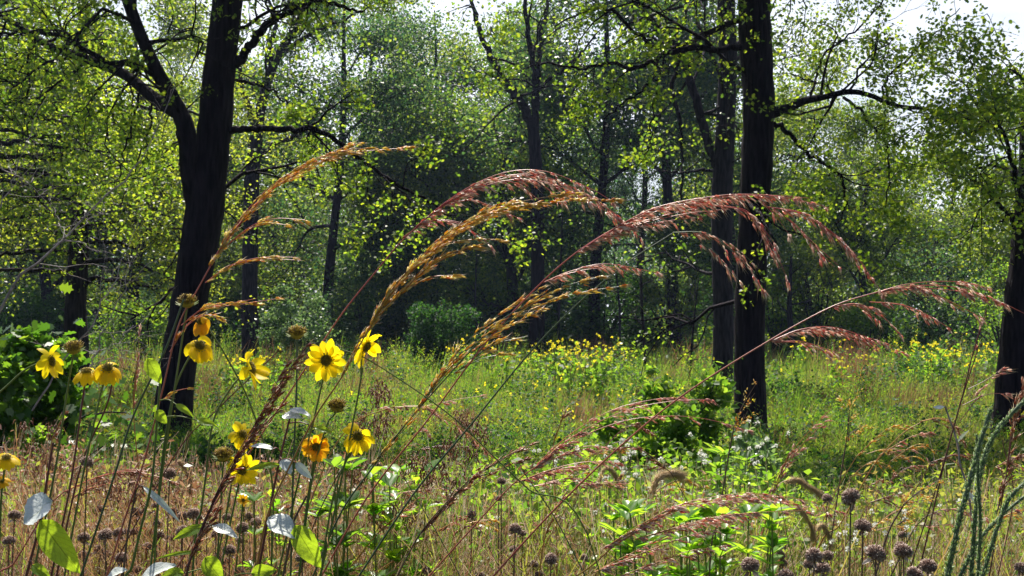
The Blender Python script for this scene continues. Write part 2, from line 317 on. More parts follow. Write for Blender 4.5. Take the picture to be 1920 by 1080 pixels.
# left oak: leaning trunk, a left fork in two limbs, branches to the right
traced_tree('oak_tree', 13.0, [
    ([(322, 800), (338, 660), (360, 540), (382, 400), (400, 270), (412, 130), (427, 0), (440, -180, .3), (452, -420, .4), (460, -620, .6)], [74, 64, 66, 72, 62, 60, 56, 50, 38, 26], .6, 1.6),
    ([(372, 400), (357, 330, -.1), (349, 245, -.2), (325, 190, -.2), (290, 125, -.3), (262, 60, -.4), (230, -30, -.5), (190, -200, -.8), (170, -330, -1)], [40, 36, 34, 30, 24, 22, 20, 14, 8], 1.6, 1.3),
    ([(338, 215, -.2), (290, 185, -.1), (235, 140, .1), (160, 110, .2), (90, 85, .4), (30, 45, .6), (-60, 0, .8), (-180, -60, 1.2)], [26, 24, 20, 18, 14, 11, 9, 6], 2.6, 1.2),
    ([(290, 140, -.3), (255, 120, -.5), (200, 115, -.8), (130, 75, -1.0), (60, 60, -1.2), (-20, 70, -1.4)], [14, 12, 10, 8, 6, 4], 2.6, 1.0),
    ([(440, 122), (462, 95, -.1), (490, 58, -.2), (530, 30, -.3), (575, 8, -.3), (630, 8, -.2), (680, 22, 0)], [20, 17, 15, 13, 11, 8, 4], 1.8, 1.1),
    ([(428, 245), (470, 241, -.2), (520, 243, -.3), (585, 243, -.4), (640, 268, -.3), (690, 310, -.1), (745, 345, 0), (800, 375, .2), (850, 410, .3)], [14, 12, 12, 11, 9, 8, 6, 5, 3], 2.4, .9),
    ([(442, 150), (480, 160, .2), (515, 170, .3), (530, 190, .4), (560, 200, .5)], [8, 7, 5, 4, 3], 1.5, .6),
    ([(260, 175), (250, 230, -.4), (232, 290, -.6), (215, 350, -.7)], [6, 5, 4, 2], 2.0, .6),
    ([(285, 190), (280, 240, -.2), (262, 300, .1), (240, 340, .2), (225, 400, .2)], [6, 5, 4, 3, 2], 2.0, .6),
    ([(440, -180), (520, -260, -.5), (620, -330, -1), (740, -380, -1.5), (880, -400, -1.8)], [24, 20, 16, 12, 6], 4.5, 1.6),
    ([(445, -330), (330, -450, .5), (200, -520, 1), (80, -560, 1.5)], [22, 18, 12, 6], 1.3, 1.6)],
    'dark leaning oak at left with a forked trunk and spreading limbs', 'tree', M['bark'], M['oak'], 330, dict(lev=1, n=5, droop=.05), lsize=.052, per=12, sp=.062, over=[(448, -160), (456, -300), (460, -420), (462, -520)])

# right oak: straight dark trunk with one big branch to the right and long dangling twigs to the left
traced_tree('oak_tree', 13.2, [
    ([(1408, 800), (1405, 640), (1408, 520), (1414, 400), (1420, 290), (1422, 180), (1416, 60), (1413, -60), (1408, -300), (1400, -560)], [60, 56, 56, 56, 58, 58, 62, 58, 48, 28], .5, 1.6),
    ([(1445, 212), (1475, 203), (1512, 188), (1545, 182, -.2), (1590, 172, -.2), (1630, 178, -.3), (1680, 198, -.3), (1740, 205, -.2), (1790, 228, 0), (1830, 262, .1)], [24, 17, 15, 12, 11, 9, 8, 6, 5, 3], 5.0, 1.0),
    ([(1450, 232), (1482, 255, .2), (1510, 285, .3), (1545, 305, .3), (1578, 335, .4), (1584, 375, .5), (1572, 430, .6)], [10, 9, 8, 7, 6, 4, 3], 4.0, .7),
    ([(1582, 183), (1610, 205, -.4), (1640, 245, -.5), (1663, 280, -.6), (1668, 330, -.6), (1660, 390, -.5)], [8, 7, 6, 5, 4, 2], 5, .8),
    ([(1520, 190), (1530, 150, .3), (1545, 100, .5), (1590, 70, .6), (1640, 20, .6), (1680, -40, .8)], [7, 6, 5, 5, 4, 3], 3.6, .9),
    ([(1655, 190), (1660, 150, -.2), (1700, 110, -.3), (1745, 70, -.3), (1800, 15, -.4)], [6, 5, 4, 4, 2], 2.8, .8),
    ([(1398, 88), (1350, 92, -.2), (1290, 90, -.4), (1240, 104, -.5), (1190, 128, -.5), (1140, 120, -.4), (1090, 130, -.3), (1030, 118, -.3), (980, 130, -.2)], [13, 12, 12, 10, 8, 6, 5, 4, 2], 1.8, .8),
    ([(1392, 36), (1345, 52, .2), (1300, 75, .2), (1250, 92, 0), (1200, 70, -.1), (1150, 20, -.2), (1100, 20, -.3), (1040, 50, -.4)], [12, 11, 10, 9, 7, 6, 4, 3], 1.8, .8),
    ([(1236, 104, -.5), (1220, 150, -.6), (1190, 180, -.7), (1140, 220, -.7), (1125, 280, -.7), (1090, 330, -.6)], [6, 5, 5, 4, 3, 2], .8, .4),
    ([(1246, 106, -.5), (1232, 160, -.5), (1222, 220, -.5), (1216, 280, -.5), (1190, 325, -.5)], [5, 4, 4, 3, 2], .5, .3),
    ([(1420, -120), (1520, -190, -.6), (1640, -230, -1.2), (1740, -300, -1.6)], [24, 18, 12, 6], 5, 1.5),
    ([(1415, -200), (1500, -330, -.2), (1600, -420, -.6), (1720, -470, -.6)], [22, 16, 12, 6], 4.2, 1.6),
    ([(1405, -280), (1280, -400, .6), (1140, -460, 1.2), (1000, -520, 1.6)], [24, 18, 12, 6], 1.3, 1.5)],
    'straight dark oak right of centre with a branch to the right', 'tree', M['bark'], M['oak'], 1408, dict(lev=1, n=5, droop=.06), lsize=.052, per=11, sp=.062, over=[(1412, -140), (1410, -260), (1406, -380), (1402, -480)])

# the greyer trunk just left of it, farther away
traced_tree('oak_tree', 21.0, [
    ([(1355, 740), (1356, 600), (1354, 480), (1354, 360), (1360, 240), (1365, 120), (1362, 0), (1368, -160), (1372, -360)], [42, 38, 38, 40, 36, 34, 34, 28, 16], .6, 2.0),
    ([(1350, 320), (1332, 280), (1310, 210), (1292, 140), (1262, 80), (1215, 30), (1180, -20), (1130, -120)], [20, 18, 17, 16, 15, 13, 10, 6], 1.3, 1.8),
    ([(1335, 320), (1300, 322, -.4), (1260, 324, -.5), (1230, 318, -.5)], [8, 6, 4, 2], .6, .6),
    ([(1275, 100), (1262, 160, .5), (1276, 240, .6), (1280, 330, .7), (1278, 420, .8)], [10, 9, 8, 6, 3], .3, .8),
    ([(1362, -20), (1440, -120, 1), (1520, -200, 2)], [18, 12, 6], 1.3, 2.0)],
    'greyish straight trunked tree standing close behind the right oak', 'tree', M['bark2'], M['oak_dark'], 1355, dict(lev=1, n=4), lsize=.085, per=7, sp=.14)

# tiered tree at left
tiers = [([(143, 660), (142, 600), (142, 560), (146, 500), (150, 400), (150, 260), (155, 80), (160, -60)], [46, 40, 38, 36, 32, 28, 22, 12], .3, 1.2)]
for k in range(22):
    y0 = 150 + k * 18; s_ = 1 if k % 2 else -1; l_ = rng.uniform(150, 330)
    z0 = rng.uniform(-1.5, 1.5)
    tiers.append(([(148, y0), (148 + s_ * l_ * .35, y0 - 4, z0 * .4), (148 + s_ * l_ * .7, y0 + 8, z0 * .8), (148 + s_ * l_, y0 + rng.uniform(10, 40), z0)], [11, 8, 5, 2], 3.0, .9))
traced_tree('tiered_tree', 19.0, tiers, 'broad tree at far left with flat tiers of pale green leaves', 'tree', M['bark2'], M['tier'], 142,
            dict(lev=1, n=4, droop=.02, lift=0), lsize=.058, per=11, sp=.13, tpl=T_RHOMB)
tiers2 = [([(-60, 700), (-60, 500), (-50, 300), (-40, 100), (-30, -80)], [50, 44, 38, 30, 20], .3, 1.2)]
for k in range(18):
    y0 = -40 + k * 24; l_ = rng.uniform(150, 330); z0 = rng.uniform(-1.5, 1.5)
    tiers2.append(([(-45, y0), (-45 + l_ * .35, y0 - 4, z0 * .4), (-45 + l_ * .7, y0 + 8, z0 * .8), (-45 + l_, y0 + rng.uniform(0, 40), z0)], [12, 8, 5, 2], 2.6, 1.0))
traced_tree('leafy_tree', 16.0, tiers2, 'yellow green tree reaching in over the left edge', 'tree', M['bark2'], M['oak'], -60,
            dict(lev=1, n=4, droop=.03), lsize=.058, per=9, sp=.11)

# fork-trunked trees farther back, seen between the oaks
traced_tree('forked_tree', 34.0, [
    ([(1006, 660), (1008, 560), (1008, 440), (1006, 330), (1000, 240)], [30, 28, 26, 25, 22], .2, 1.5),
    ([(1000, 250), (985, 205), (950, 160), (925, 115), (900, 60), (880, -20)], [20, 18, 16, 13, 10, 6], 1.2, 2.2),
    ([(1002, 250), (1004, 160), (992, 80), (985, 0), (980, -80)], [14, 12, 10, 8, 5], 1.2, 2.2),
    ([(1006, 240), (1010, 150), (1015, 70), (1030, -10)], [10, 9, 8, 5], 1.2, 2.0),
    ([(1008, 170), (1040, 140), (1080, 110), (1120, 60)], [9, 7, 5, 3], 1.2, 1.8)],
    'dark tree with a trunk forking into several stems in the middle', 'tree', M['bark'], M['oak_dark'], 1006, dict(lev=1, n=4), lsize=.14, per=7, sp=.4, tpl=T_RHOMB)
traced_tree('forked_tree', 30.0, [
    ([(470, 680), (468, 560), (470, 440), (472, 340), (480, 260)], [34, 30, 28, 28, 26], .2, 1.5),
    ([(480, 270), (490, 200), (510, 130), (530, 90), (560, 40), (580, -30)], [24, 20, 18, 16, 13, 9], 1.0, 2.2),
    ([(482, 240), (462, 190), (452, 150), (445, 90)], [14, 12, 9, 6], .9, 1.8),
    ([(510, 130), (505, 90), (515, 40), (500, -20)], [12, 10, 8, 5], 1.0, 1.8),
    ([(478, 300), (520, 270), (560, 250), (600, 200)], [10, 8, 6, 4], 1.2, 1.5),
    ([(535, 95), (590, 60), (640, 40), (700, 10)], [9, 7, 5, 3], 1.2, 1.8)],
    'dim blue grey tree with forked limbs right of the left oak', 'tree', M['bark2'], M['oak_dark'], 470, dict(lev=1, n=4), lsize=.13, per=7, sp=.4, tpl=T_RHOMB)
traced_tree('oak_tree', 12.5, [
    ([(1893, 830), (1900, 740), (1912, 600), (1926, 480), (1936, 350), (1950, 100), (1960, -100)], [72, 66, 62, 60, 56, 50, 40], .3, 1.2),
    ([(1926, 470), (1900, 410), (1870, 380), (1845, 350, -.4), (1820, 340, -.5)], [14, 11, 8, 5, 3], 5.0, .9), ([(1932, 420), (1900, 330, -.6), (1880, 250, -1), (1850, 200, -1.2)], [13, 9, 6, 3], 7, 1.1), ([(1940, 300), (1960, 230, -.8), (1930, 160, -1.2), (1890, 130, -1.4)], [13, 9, 6, 3], 7, 1.1),
    ([(1936, 330), (1900, 320, .6), (1850, 310, 1), (1800, 330, 1.2)], [12, 9, 6, 3], 3.0, .9),
    ([(1950, 60), (1990, -60, .3), (2060, -160, .6)], [22, 16, 8], 1.0, .8)],
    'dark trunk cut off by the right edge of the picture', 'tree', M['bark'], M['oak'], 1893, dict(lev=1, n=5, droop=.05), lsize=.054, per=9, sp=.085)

# ---- generic woodland trees, four kinds, then copies
def wood_tree(label, seed, H, crown0, Rr, leafm, bark, nl=7, lsize=.16, per=16, sp=.55, name='woodland_tree'):
    global rng
    keep = rng; rng = np.random.default_rng(seed)
    root = thing(name, (0, 0, 0), label, 'tree', 'trees of the woodland behind the meadow')
    gt = Geo(); spots = []
    top = np.array([rng.normal(0, .6), rng.normal(0, .6), H * .9])
    p = np.array([[0, 0, -.15], [rng.normal(0, .15), 0, H * .2], [rng.normal(0, .3), rng.normal(0, .3), H * .5], top])
    pp, rr_ = smooth_path(p, [.26, .2, .15, .03], 16); tube(gt, pp, rr_, 9, .04)
    for k in range(nl):
        t = (crown0 + (.95 - crown0) * (k + rng.random()) / nl) * 15; i = min(int(t), 14); b = pp[i]
        a = k * 2.4 + rng.random(); L = Rr * (1.1 - .55 * (t / 15) ** 2) * rng.uniform(.7, 1.2)
        d = np.array([math.cos(a), math.sin(a), rng.uniform(.3, .9)])
        twig(gt, b, d, L, max(.04, rr_[i] * .5), 2, spots, 5, .2, .0, 5, .8)
    gt.build('trunk', bark, root)
    s = np.concatenate(spots); c = np.repeat(s, per, 0) + rng.normal(0, sp, (len(s) * per, 3)) * np.array([1, 1, .7])
    gl = Geo(); leaves(gl, c, rng.uniform(.6, 1.25, len(c)) * lsize, T_RHOMB, up=.4)
    gl.build('crown', leafm, root); rng = keep
    return root
def copy_thing(root, loc, rz=0.0, sc=1.0, label=None, group=None):
    r = root.copy(); C.objects.link(r); r.location = loc; r.rotation_euler = (0, 0, rz); r.scale = (sc, sc, sc)
    if label: r['label'] = label
    if group: r['group'] = group
    for ch in root.children:
        c = ch.copy(); C.objects.link(c); c.parent = r
        for g2 in ch.children:
            d = g2.copy(); C.objects.link(d); d.parent = c
    return r
KINDS = [wood_tree('x', 11, 16, .28, 3.6, M['far'], M['bark2'], 11, .14, 26, .5),
         wood_tree('x', 12, 18, .40, 4.0, M['far2'], M['bark'], 10, .14, 25, .55),
         wood_tree('x', 13, 13, .18, 3.0, M['oak_dark'], M['bark2'], 11, .135, 26, .48),
         wood_tree('x', 14, 20, .45, 4.4, M['far'], M['bark'], 10, .14, 25, .6)]
KW = ['rounded mid green tree', 'tall blue green tree', 'low branched olive green tree', 'high crowned open tree']
plan = []
rr0 = np.random.default_rng(5)
for k in range(13):      # first row
    plan.append((-60 + k * 165 + rr0.uniform(-50, 50), rr0.uniform(40, 46), int(rr0.integers(0, 4)), 0))
for k in range(14):      # second row
    plan.append((-90 + k * 155 + rr0.uniform(-50, 50), rr0.uniform(52, 60), int(rr0.integers(0, 4)), 1))
for k in range(14):      # third row
    plan.append((-90 + k * 155 + rr0.uniform(-50, 50), rr0.uniform(68, 82), int(rr0.integers(0, 4)), 2))
plan = [q for q in plan if not (1640 < q[0] < 1900 and q[3] != 1)]
plan += [(815, 49, 0, 1), (750, 44, 2, 0)]
used = set(); ROW = ['front row of the woodland', 'middle of the woodland', 'back of the woodland']
for rw in (0, 1, 2):
    row = sorted([q for q in plan if q[3] == rw])
    for n, (px, Yd, kd, _) in enumerate(row):
        q = P(px, 600, Yd); lab = '%s in the %s, %s from the left' % (KW[kd], ROW[rw], ordinal(n + 1)); loc = (q[0], Yd, float(gz(q[0], Yd)) - .05)
        if kd not in used:
            used.add(kd); r = KINDS[kd]; r.location = loc; r['label'] = lab; r.rotation_euler = (0, 0, rr0.uniform(0, 6))
        else: copy_thing(KINDS[kd], loc, rr0.uniform(0, 6), rr0.uniform(.85, 1.12) * (.72 if 1600 < px < 1950 else 1), lab)
for kd in range(4):
    if kd not in used: copy_thing(KINDS[kd], (30 + 5 * kd, 60, 0), 0, 1)

# far-off wood that closes the view: one mass
g = Geo(); n = 60000
xx = rng.uniform(-62, 62, n); yy = rng.uniform(92, 112, n)
hh = 8.5 + 3 * np.sin(xx * .22) + 1.5 * np.sin(xx * .61 + 2) + rng.normal(0, .8, n); zz = rng.random(n) ** .8 * hh
leaves(g, np.stack([xx, yy, zz], -1), rng.uniform(.4, .8, n), T_RHOMB, up=.3)
tag(g.build('distant_wood', M['far2']), 'solid mass of distant woods closing off the view', 'woods', kind='stuff')

# ------------------------------------------------------------------ shrubs and thicket
def shrub(name, px, py_top, Yd, wpx, leafm, label, cat='shrub', group=None, n=2600, lsize=.07, tpl=T_RHOMB, dens_in=.5, lobes=16, cone=0.0, seed=None, stems=7, bark=None):
    c = P(px, py_top, Yd); x0 = c[0]; bz = float(gz(x0, Yd)); H = c[2] - bz; W = wpx / F * Yd / 2
    root = thing(name, (x0, Yd, bz), label, cat, group)
    gs = Geo(); tips = []
    for k in range(stems):
        a = k * 2.4 + rng.random(); rad = W * rng.uniform(.2, .95); tz = H * rng.uniform(.5, .92) * (1 - .35 * rad / W)
        tip = np.array([x0 + math.cos(a) * rad, Yd + math.sin(a) * rad * .8, bz + tz])
        mid = np.array([x0 + math.cos(a) * rad * .35, Yd + math.sin(a) * rad * .3, bz + tz * .5])
        pp, rr_ = smooth_path([[x0 + rng.normal(0, .03), Yd, bz - .03], mid, tip], [H * .012 + .004, H * .008 + .003, .002], 8)
        tube(gs, pp, rr_, 4); tips.append(pp[4:])
        sp = []
        for _ in range(5):
            i = int(rng.integers(2, 7)); twig(gs, pp[i], norm(pp[i + 1] - pp[i]) + norm(rng.normal(0, 1, 3)) * .8, H * .3, H * .004 + .002, 0, sp)
        tips += sp
    gs.build('stems', bark or M['bark2'], root)
    tips = np.concatenate(tips)
    # leaf clumps: uneven lobes over the outline
    m = lobes; cc = []
    for k in range(m):
        a = rng.uniform(0, 2 * PI); t = rng.uniform(.12, .93); prof = math.sin(min(1, t * 1.25 + .12) * PI * .5) * (1 - cone * t) * (1 - max(0, t - .75) * 2.2)
        rad = W * prof * rng.uniform(.4, .85); cc.append((x0 + math.cos(a) * rad, Yd + math.sin(a) * rad, bz + t * H, rng.uniform(.18, .34) * min(W, H * .7)))
    cc = np.array(cc); pick = rng.integers(0, m, n); d = norm(rng.normal(0, 1, (n, 3))) * (rng.random((n, 1)) ** .35)
    c1 = cc[pick, :3] + d * cc[pick, 3:4] * np.array([1, 1, .85])
    k2 = rng.integers(0, len(tips), n // 2); c2 = tips[k2] + rng.normal(0, .09 * H ** .5, (n // 2, 3))
    call = np.concatenate([c1, c2]); call = call[call[:, 2] > bz + .03]
    gl = Geo(); leaves(gl, call, rng.uniform(.6, 1.2, len(call)) * lsize, tpl, up=.5); gl.build('foliage', leafm, root)
    return root

SG = 'shrubs along the woodland edge'
edge = [  # px, top y, distance, width px, material, label
    (832, 575, 30, 175, 'bush', 'rounded dark green bush at the far edge of the meadow', 13000),
    (556, 515, 28, 140, 'shrub_pale', 'tall pale grey green bush beyond the meadow, behind the sunflowers', 4200),
    (690, 470, 40, 240, 'far2', 'wide blue green thicket left of the rounded dark bush', 3600),
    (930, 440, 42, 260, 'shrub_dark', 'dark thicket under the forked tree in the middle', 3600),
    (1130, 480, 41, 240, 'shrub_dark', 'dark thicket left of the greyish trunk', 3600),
    (1260, 420, 38, 150, 'far', 'tall loose green bush left of the greyish trunk', 2200),
    (1010, 520, 39, 130, 'far2', 'small blue green bush between the two dark thickets', 1800),
    (1530, 430, 38, 200, 'far', 'leafy green bush right of the right oak', 2600),
    (1750, 395, 44, 260, 'far2', 'big rounded blue green bush before the sky gap', 4200),
    (1630, 540, 37, 160, 'shrub', 'low yellow green bush before the big blue green one', 2000),
    (1880, 460, 34, 180, 'shrub', 'green bush beside the right edge trunk', 2200),
    (250, 560, 34, 200, 'shrub', 'bright green low bush behind the left oak', 2400),
    (60, 520, 38, 240, 'shrub_dark', 'dark thicket behind the tiered tree', 3200),
    (420, 500, 41, 200, 'shrub_dark', 'dark thicket just right of the left oak', 3000),
    (1450, 500, 40, 150, 'shrub', 'slender green bush close behind the right oak', 1800),
    (780, 520, 43, 160, 'far', 'mid green thicket behind the rounded dark bush', 2400),
    (1380, 470, 43, 160, 'shrub_dark', 'dark thicket seen between the two right trunks', 2400)]
for px, ty, Yd, wp, mt, lab, n in edge:
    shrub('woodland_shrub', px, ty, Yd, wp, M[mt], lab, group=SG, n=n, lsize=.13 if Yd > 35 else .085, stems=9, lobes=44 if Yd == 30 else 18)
# slender bare saplings
def sapling(px, y0, y1, Yd, wd, lean, label):
    b = P(px, 640, Yd); bz = float(gz(b[0], Yd)); root = thing('bare_sapling', (b[0], Yd, bz), label, 'sapling', 'thin bare saplings at the woodland edge')
    t = P(px + lean, y0, Yd); g = Geo(); mid = (np.array([b[0], Yd, bz]) + t) / 2 + rng.normal(0, .08, 3)
    pp, rr_ = smooth_path([[b[0], Yd, bz - .05], mid, t], np.array([wd, wd * .8, wd * .3]) / F * Yd / 2, 12); tube(g, pp, rr_, 5); sp = []
    for k in range(9):
        i = int(rng.integers(3, 11)); twig(g, pp[i], np.array([rng.normal(0, .6), rng.normal(0, .6), .9]), rng.uniform(.4, 1.0), rr_[i] * .4, 1, sp, 3)
    g.build('stem', M['bark2'], root)
for a in [(1213, 330, 700, 24, 7, -5, 'bare dark sapling rising left of the right trunks'), (1160, 470, 700, 33, 6, -10, 'thin bare sapling left of the dark one'),
          (1290, 520, 720, 22, 5, 20, 'thin sapling leaning right before the greyish trunk'), (268, 640, 760, 17, 4, 6, 'short thin sapling left of the left oak'),
          (1045, 400, 680, 36, 6, 10, 'slim sapling right of the forked tree'), (1490, 480, 640, 36, 14, -6, 'dark sapling trunk right of the right oak'),
          (905, 480, 660, 38, 6, -12, 'slim sapling left of the forked tree')]: sapling(*a)

# ------------------------------------------------------------------ the meadow: uncountable herbs and grass
def meadow(n, d0, d1, h0, h1, mat, name, label, kind_leaf, wmin, xw=.62, seed=1, cl=0):
    r = np.random.default_rng(seed); u = r.random(n); d = 1 / (1 / d0 + (1 / d1 - 1 / d0) * u)
    if cl:
        k = r.integers(0, cl, n); cd = 1 / (1 / d0 + (1 / d1 - 1 / d0) * r.random(cl)); cx = (r.random(cl) * 2 - 1) * xw * (cd + 1.5); ch = r.uniform(.5, 1.5, cl) ** 1.2
        sd2 = r.uniform(.12, .4, cl); h0 *= .82; h1 *= .82; d = np.maximum(d0 - .5, cd[k] + r.normal(0, 1, n) * sd2[k]); x = cx[k] + r.normal(0, 1, n) * sd2[k]
        return r, x, d, (h0 + (h1 - h0) * r.random(n)) * ch[k] * np.interp(d, [6, 12, 19, 30], [.7, .6, 1, 1.45])
    x = (r.random(n) * 2 - 1) * xw * (d + 1.5); patch = np.sin(x * .9 + 1.3) * np.cos(d * .7) * .5 + np.sin(x * .33 + d * .21 + 2) * .5
    h = (h0 + (h1 - h0) * r.random(n)) * (1 + .28 * patch) * .72 * np.interp(d, [6, 12, 19], [.75, .7, 1]); return r, x, d, h
def blades(n, d0, d1, h0, h1, mat, name, label, wk, seed, bend=.35, cl=0):
    r, x, d, h = meadow(n, d0, d1, h0, h1, mat, name, label, None, 0, seed=seed, cl=cl)
    a = r.uniform(0, 2 * PI, n); ln = r.normal(0, bend, (n, 2)) + np.array([.12, 0]); z0 = gz(x, d)
    t = np.array([0, .35, .7, 1.0]); wdt = np.array([.9, 1, .7, .05]); wb = wk * np.maximum(1, d / 7)
    px_ = x[:, None] + ln[:, 0:1] * h[:, None] * t ** 2; py_ = d[:, None] + ln[:, 1:2] * h[:, None] * t ** 2; pz_ = z0[:, None] + h[:, None] * (t - .25 * t ** 2 * np.abs(ln[:, 0:1]))
    dx = (np.cos(a) * wb)[:, None] * wdt; dy = (np.sin(a) * wb)[:, None] * wdt
    Lv = np.stack([px_ - dx, py_ - dy, pz_], -1); Rv = np.stack([px_ + dx, py_ + dy, pz_], -1)
    v = np.stack([Lv, Rv], 2).reshape(n * 8, 3); b = (np.arange(n) * 8)[:, None]
    f = np.concatenate([b + np.array([0, 1, 3, 2]), b + np.array([2, 3, 5, 4]), b + np.array([4, 5, 7, 6])])
    g = Geo(); g.add(v, f); return tag(g.build(name, mat), label, 'grass', kind='stuff')
def herbs(n, per, d0, d1, h0, h1, mat, name, label, ls, seed, tpl=T_RHOMB, asc=.8, cat='wild plants', cl=0):
    r, x, d, h = meadow(n, d0, d1, h0, h1, mat, name, label, None, 0, seed=seed, cl=cl)
    z0 = gz(x, d); t = r.random((n, per)) ** .7; lean = r.normal(0, .12, (n, 2))
    cx = x[:, None] + lean[:, 0:1] * h[:, None] * t + r.normal(0, .02, (n, per)); cy_ = d[:, None] + lean[:, 1:2] * h[:, None] * t + r.normal(0, .02, (n, per)); cz = z0[:, None] + h[:, None] * t
    c = np.stack([cx, cy_, cz], -1).reshape(-1, 3); m = len(c); a = r.uniform(0, 2 * PI, m)
    ax = norm(np.stack([np.cos(a), np.sin(a), r.normal(asc, .35, m)], -1)); nn = norm(np.cross(ax, np.stack([-np.sin(a), np.cos(a), r.normal(0, .5, m)], -1)))
    g = Geo(); leaves(g, c, ls * r.uniform(.6, 1.3, m) * np.repeat(np.maximum(1, d / 12), per) ** .6, tpl, ax, nn)
    return tag(g.build(name, mat), label, cat, kind='stuff')
blades(90000, 6.5, 42, .3, .65, M['grass'], 'meadow_grass', 'tall mixed green and tan grass filling the meadow', .0018, 21)
blades(60000, 6.5, 42, .35, .72, M['grass'], 'meadow_grass', 'tussocks of taller grass standing out of the meadow', .0016, 24, .22, cl=2200)
blades(20000, 12, 40, .4, .75, M['dry_rust'], 'rusty_grass', 'rusty brown grass patches in the farther meadow', .0016, 29, .2, cl=160)
herbs(15000, 20, 7.5, 42, .2, .5, M['meadow'], 'meadow_herbs', 'low leafy herbs massed across the meadow', .042, 22, T_LANCE)
herbs(15000, 22, 6.5, 40, .35, .72, M['meadow'], 'meadow_herbs', 'taller clumps of narrow leaved herbs in the meadow', .042, 25, T_LANCE, 1.0, cl=1100)
herbs(5600, 24, 7, 38, .4, .75, M['shrub_dark'], 'meadow_herbs', 'dark green leafy clumps scattered in the meadow', .045, 26, T_RHOMB, .6, cl=330)
herbs(8000, 26, 5.0, 14, .25, .6, M['undergrowth'], 'low_undergrowth', 'low broad leaved undergrowth in the nearer meadow', .019, 23, T_RHOMB, .5, cl=700)

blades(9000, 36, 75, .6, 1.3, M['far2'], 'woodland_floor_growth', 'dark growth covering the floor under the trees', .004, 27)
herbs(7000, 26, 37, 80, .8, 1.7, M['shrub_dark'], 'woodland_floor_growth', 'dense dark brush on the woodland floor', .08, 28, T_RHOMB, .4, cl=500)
# yellow flowering clumps at the far side of the meadow
def yellow_plant(label, seed):
    global rng
    keep = rng; rng = np.random.default_rng(seed)
    root = thing('yellow_flower_clump', (0, 0, 0), label, 'flower clump', 'yellow flower clumps on the far side of the meadow')
    gs, gl, gf = Geo(), Geo(), Geo()
    for k in range(6):
        b = np.array([rng.normal(0, .22), rng.normal(0, .16), -.02]); t = b + np.array([rng.normal(0, .12), rng.normal(0, .12), rng.uniform(.55, 1.0)])
        pp, rr_ = smooth_path([b, (b + t) / 2 + rng.normal(0, .03, 3), t], [.008, .006, .004], 7); tube(gs, pp, rr_, 3)
        c = np.repeat(pp[1:-1], 6, 0) + rng.normal(0, .05, (len(pp[1:-1]) * 6, 3)); leaves(gl, c, rng.uniform(.06, .12, len(c)), T_RHOMB)
        for _ in range(int(rng.integers(1, 5))):
            q = t + rng.normal(0, .07, 3) * np.array([1, 1, .8]) + [0, 0, .05]; 
            for a in np.arange(6) * PI / 3: leaves(gf, [q], .036, T_RHOMB, np.array([norm([math.cos(a), math.sin(a) * .5, rng.normal(0, .6)])]), None)
    gs.build('stems', M['stem'], root); gl.build('foliage', M['shrub'], root); gf.build('blossoms', M['yellow'], root); rng = keep
    return root
YK = [yellow_plant('x', 31), yellow_plant('x', 32), yellow_plant('x', 33)]
rr1 = np.random.default_rng(9)
ysp = [(848, 25), (862, 24), (880, 26), (1002, 21), (1018, 22), (1035, 20), (1052, 23), (1070, 21), (1085, 24), (1098, 22), (1112, 20), (1128, 23), (1146, 22), (1160, 25), (1178, 22), (925, 20), (1060, 18), (1120, 17.5),
       (1690, 26), (1715, 24), (1738, 23), (1760, 22), (1782, 24), (1800, 21), (1822, 22), (1845, 23), (1862, 21), (1770, 19), (1600, 25), (1570, 20), (430, 17), (500, 19), (470, 22), (1500, 27)]
ysp.sort()
for n, (px, Yd) in enumerate(ysp):
    q = P(px, 640, Yd); src = YK[n % 3]; near = 'left oak' if px < 700 else 'rounded dark bush' if px < 950 else 'middle of the meadow' if px < 1300 else 'right side of the meadow'
    lab = 'yellow flower clump by the %s, %s from the left' % (near, ordinal(n + 1)); loc = (q[0], Yd, float(gz(q[0], Yd)))
    if n < 3: src.location = loc; src['label'] = lab
    else: copy_thing(src, loc, rr1.uniform(0, 6), rr1.uniform(.85, 1.15) * (1.15 if px > 1650 else 1.0), lab)
g = Geo(); n = 900; d = 1 / (1 / 9 + (1 / 38 - 1 / 9) * rng.random(n)); x = (rng.random(n) * 2 - 1) * .5 * d
keepm = (np.sin(x * .8 + 1) * np.cos(d * .5) + rng.normal(0, .3, n)) > .25; x, d = x[keepm], d[keepm]; n = len(x)
z = gz(x, d) + rng.uniform(.5, .85, n)
for k in range(3): leaves(g, np.stack([x, d, z], -1) + rng.normal(0, .015, (n, 3)), .035, T_RHOMB, up=.3)
tag(g.build('scattered_blossoms', M['yellow']), 'tiny yellow blossoms dotted through the meadow grass', 'blossoms', kind='stuff')

# ------------------------------------------------------------------ nearer shrubs and leafy plants
NG = 'leafy plants in the near meadow'
shrub('lobed_shrub', 20, 585, 5.2, 330, M['lobed'], 'green glossy shrub with lobed leaves at the left edge', n=8500, lsize=.06, lobes=26, tpl=T_LOBE, stems=10)
shrub('lobed_shrub', 120, 780, 4.8, 260, M['shrub'], 'low bright green lobed shrub under the left sunflowers', n=700, lsize=.06, tpl=T_LOBE, stems=8)
shrub('green_shrub', 1275, 705, 6.5, 250, M['shrub'], 'bright green shrub in front of the right oak base', n=9000, lsize=.05, lobes=26, tpl=T_FOLD, stems=10)
shrub('green_shrub', 1215, 745, 6.0, 250, M['shrub'], 'wider green shrub left of the bright one', n=6500, lobes=24, lsize=.042, tpl=T_FOLD, stems=9)
shrub('green_shrub', 1400, 790, 5.6, 150, M['shrub_pale'], 'small silvery leaved shrub at the right oak foot', n=1000, lsize=.05, tpl=T_FOLD, stems=7)
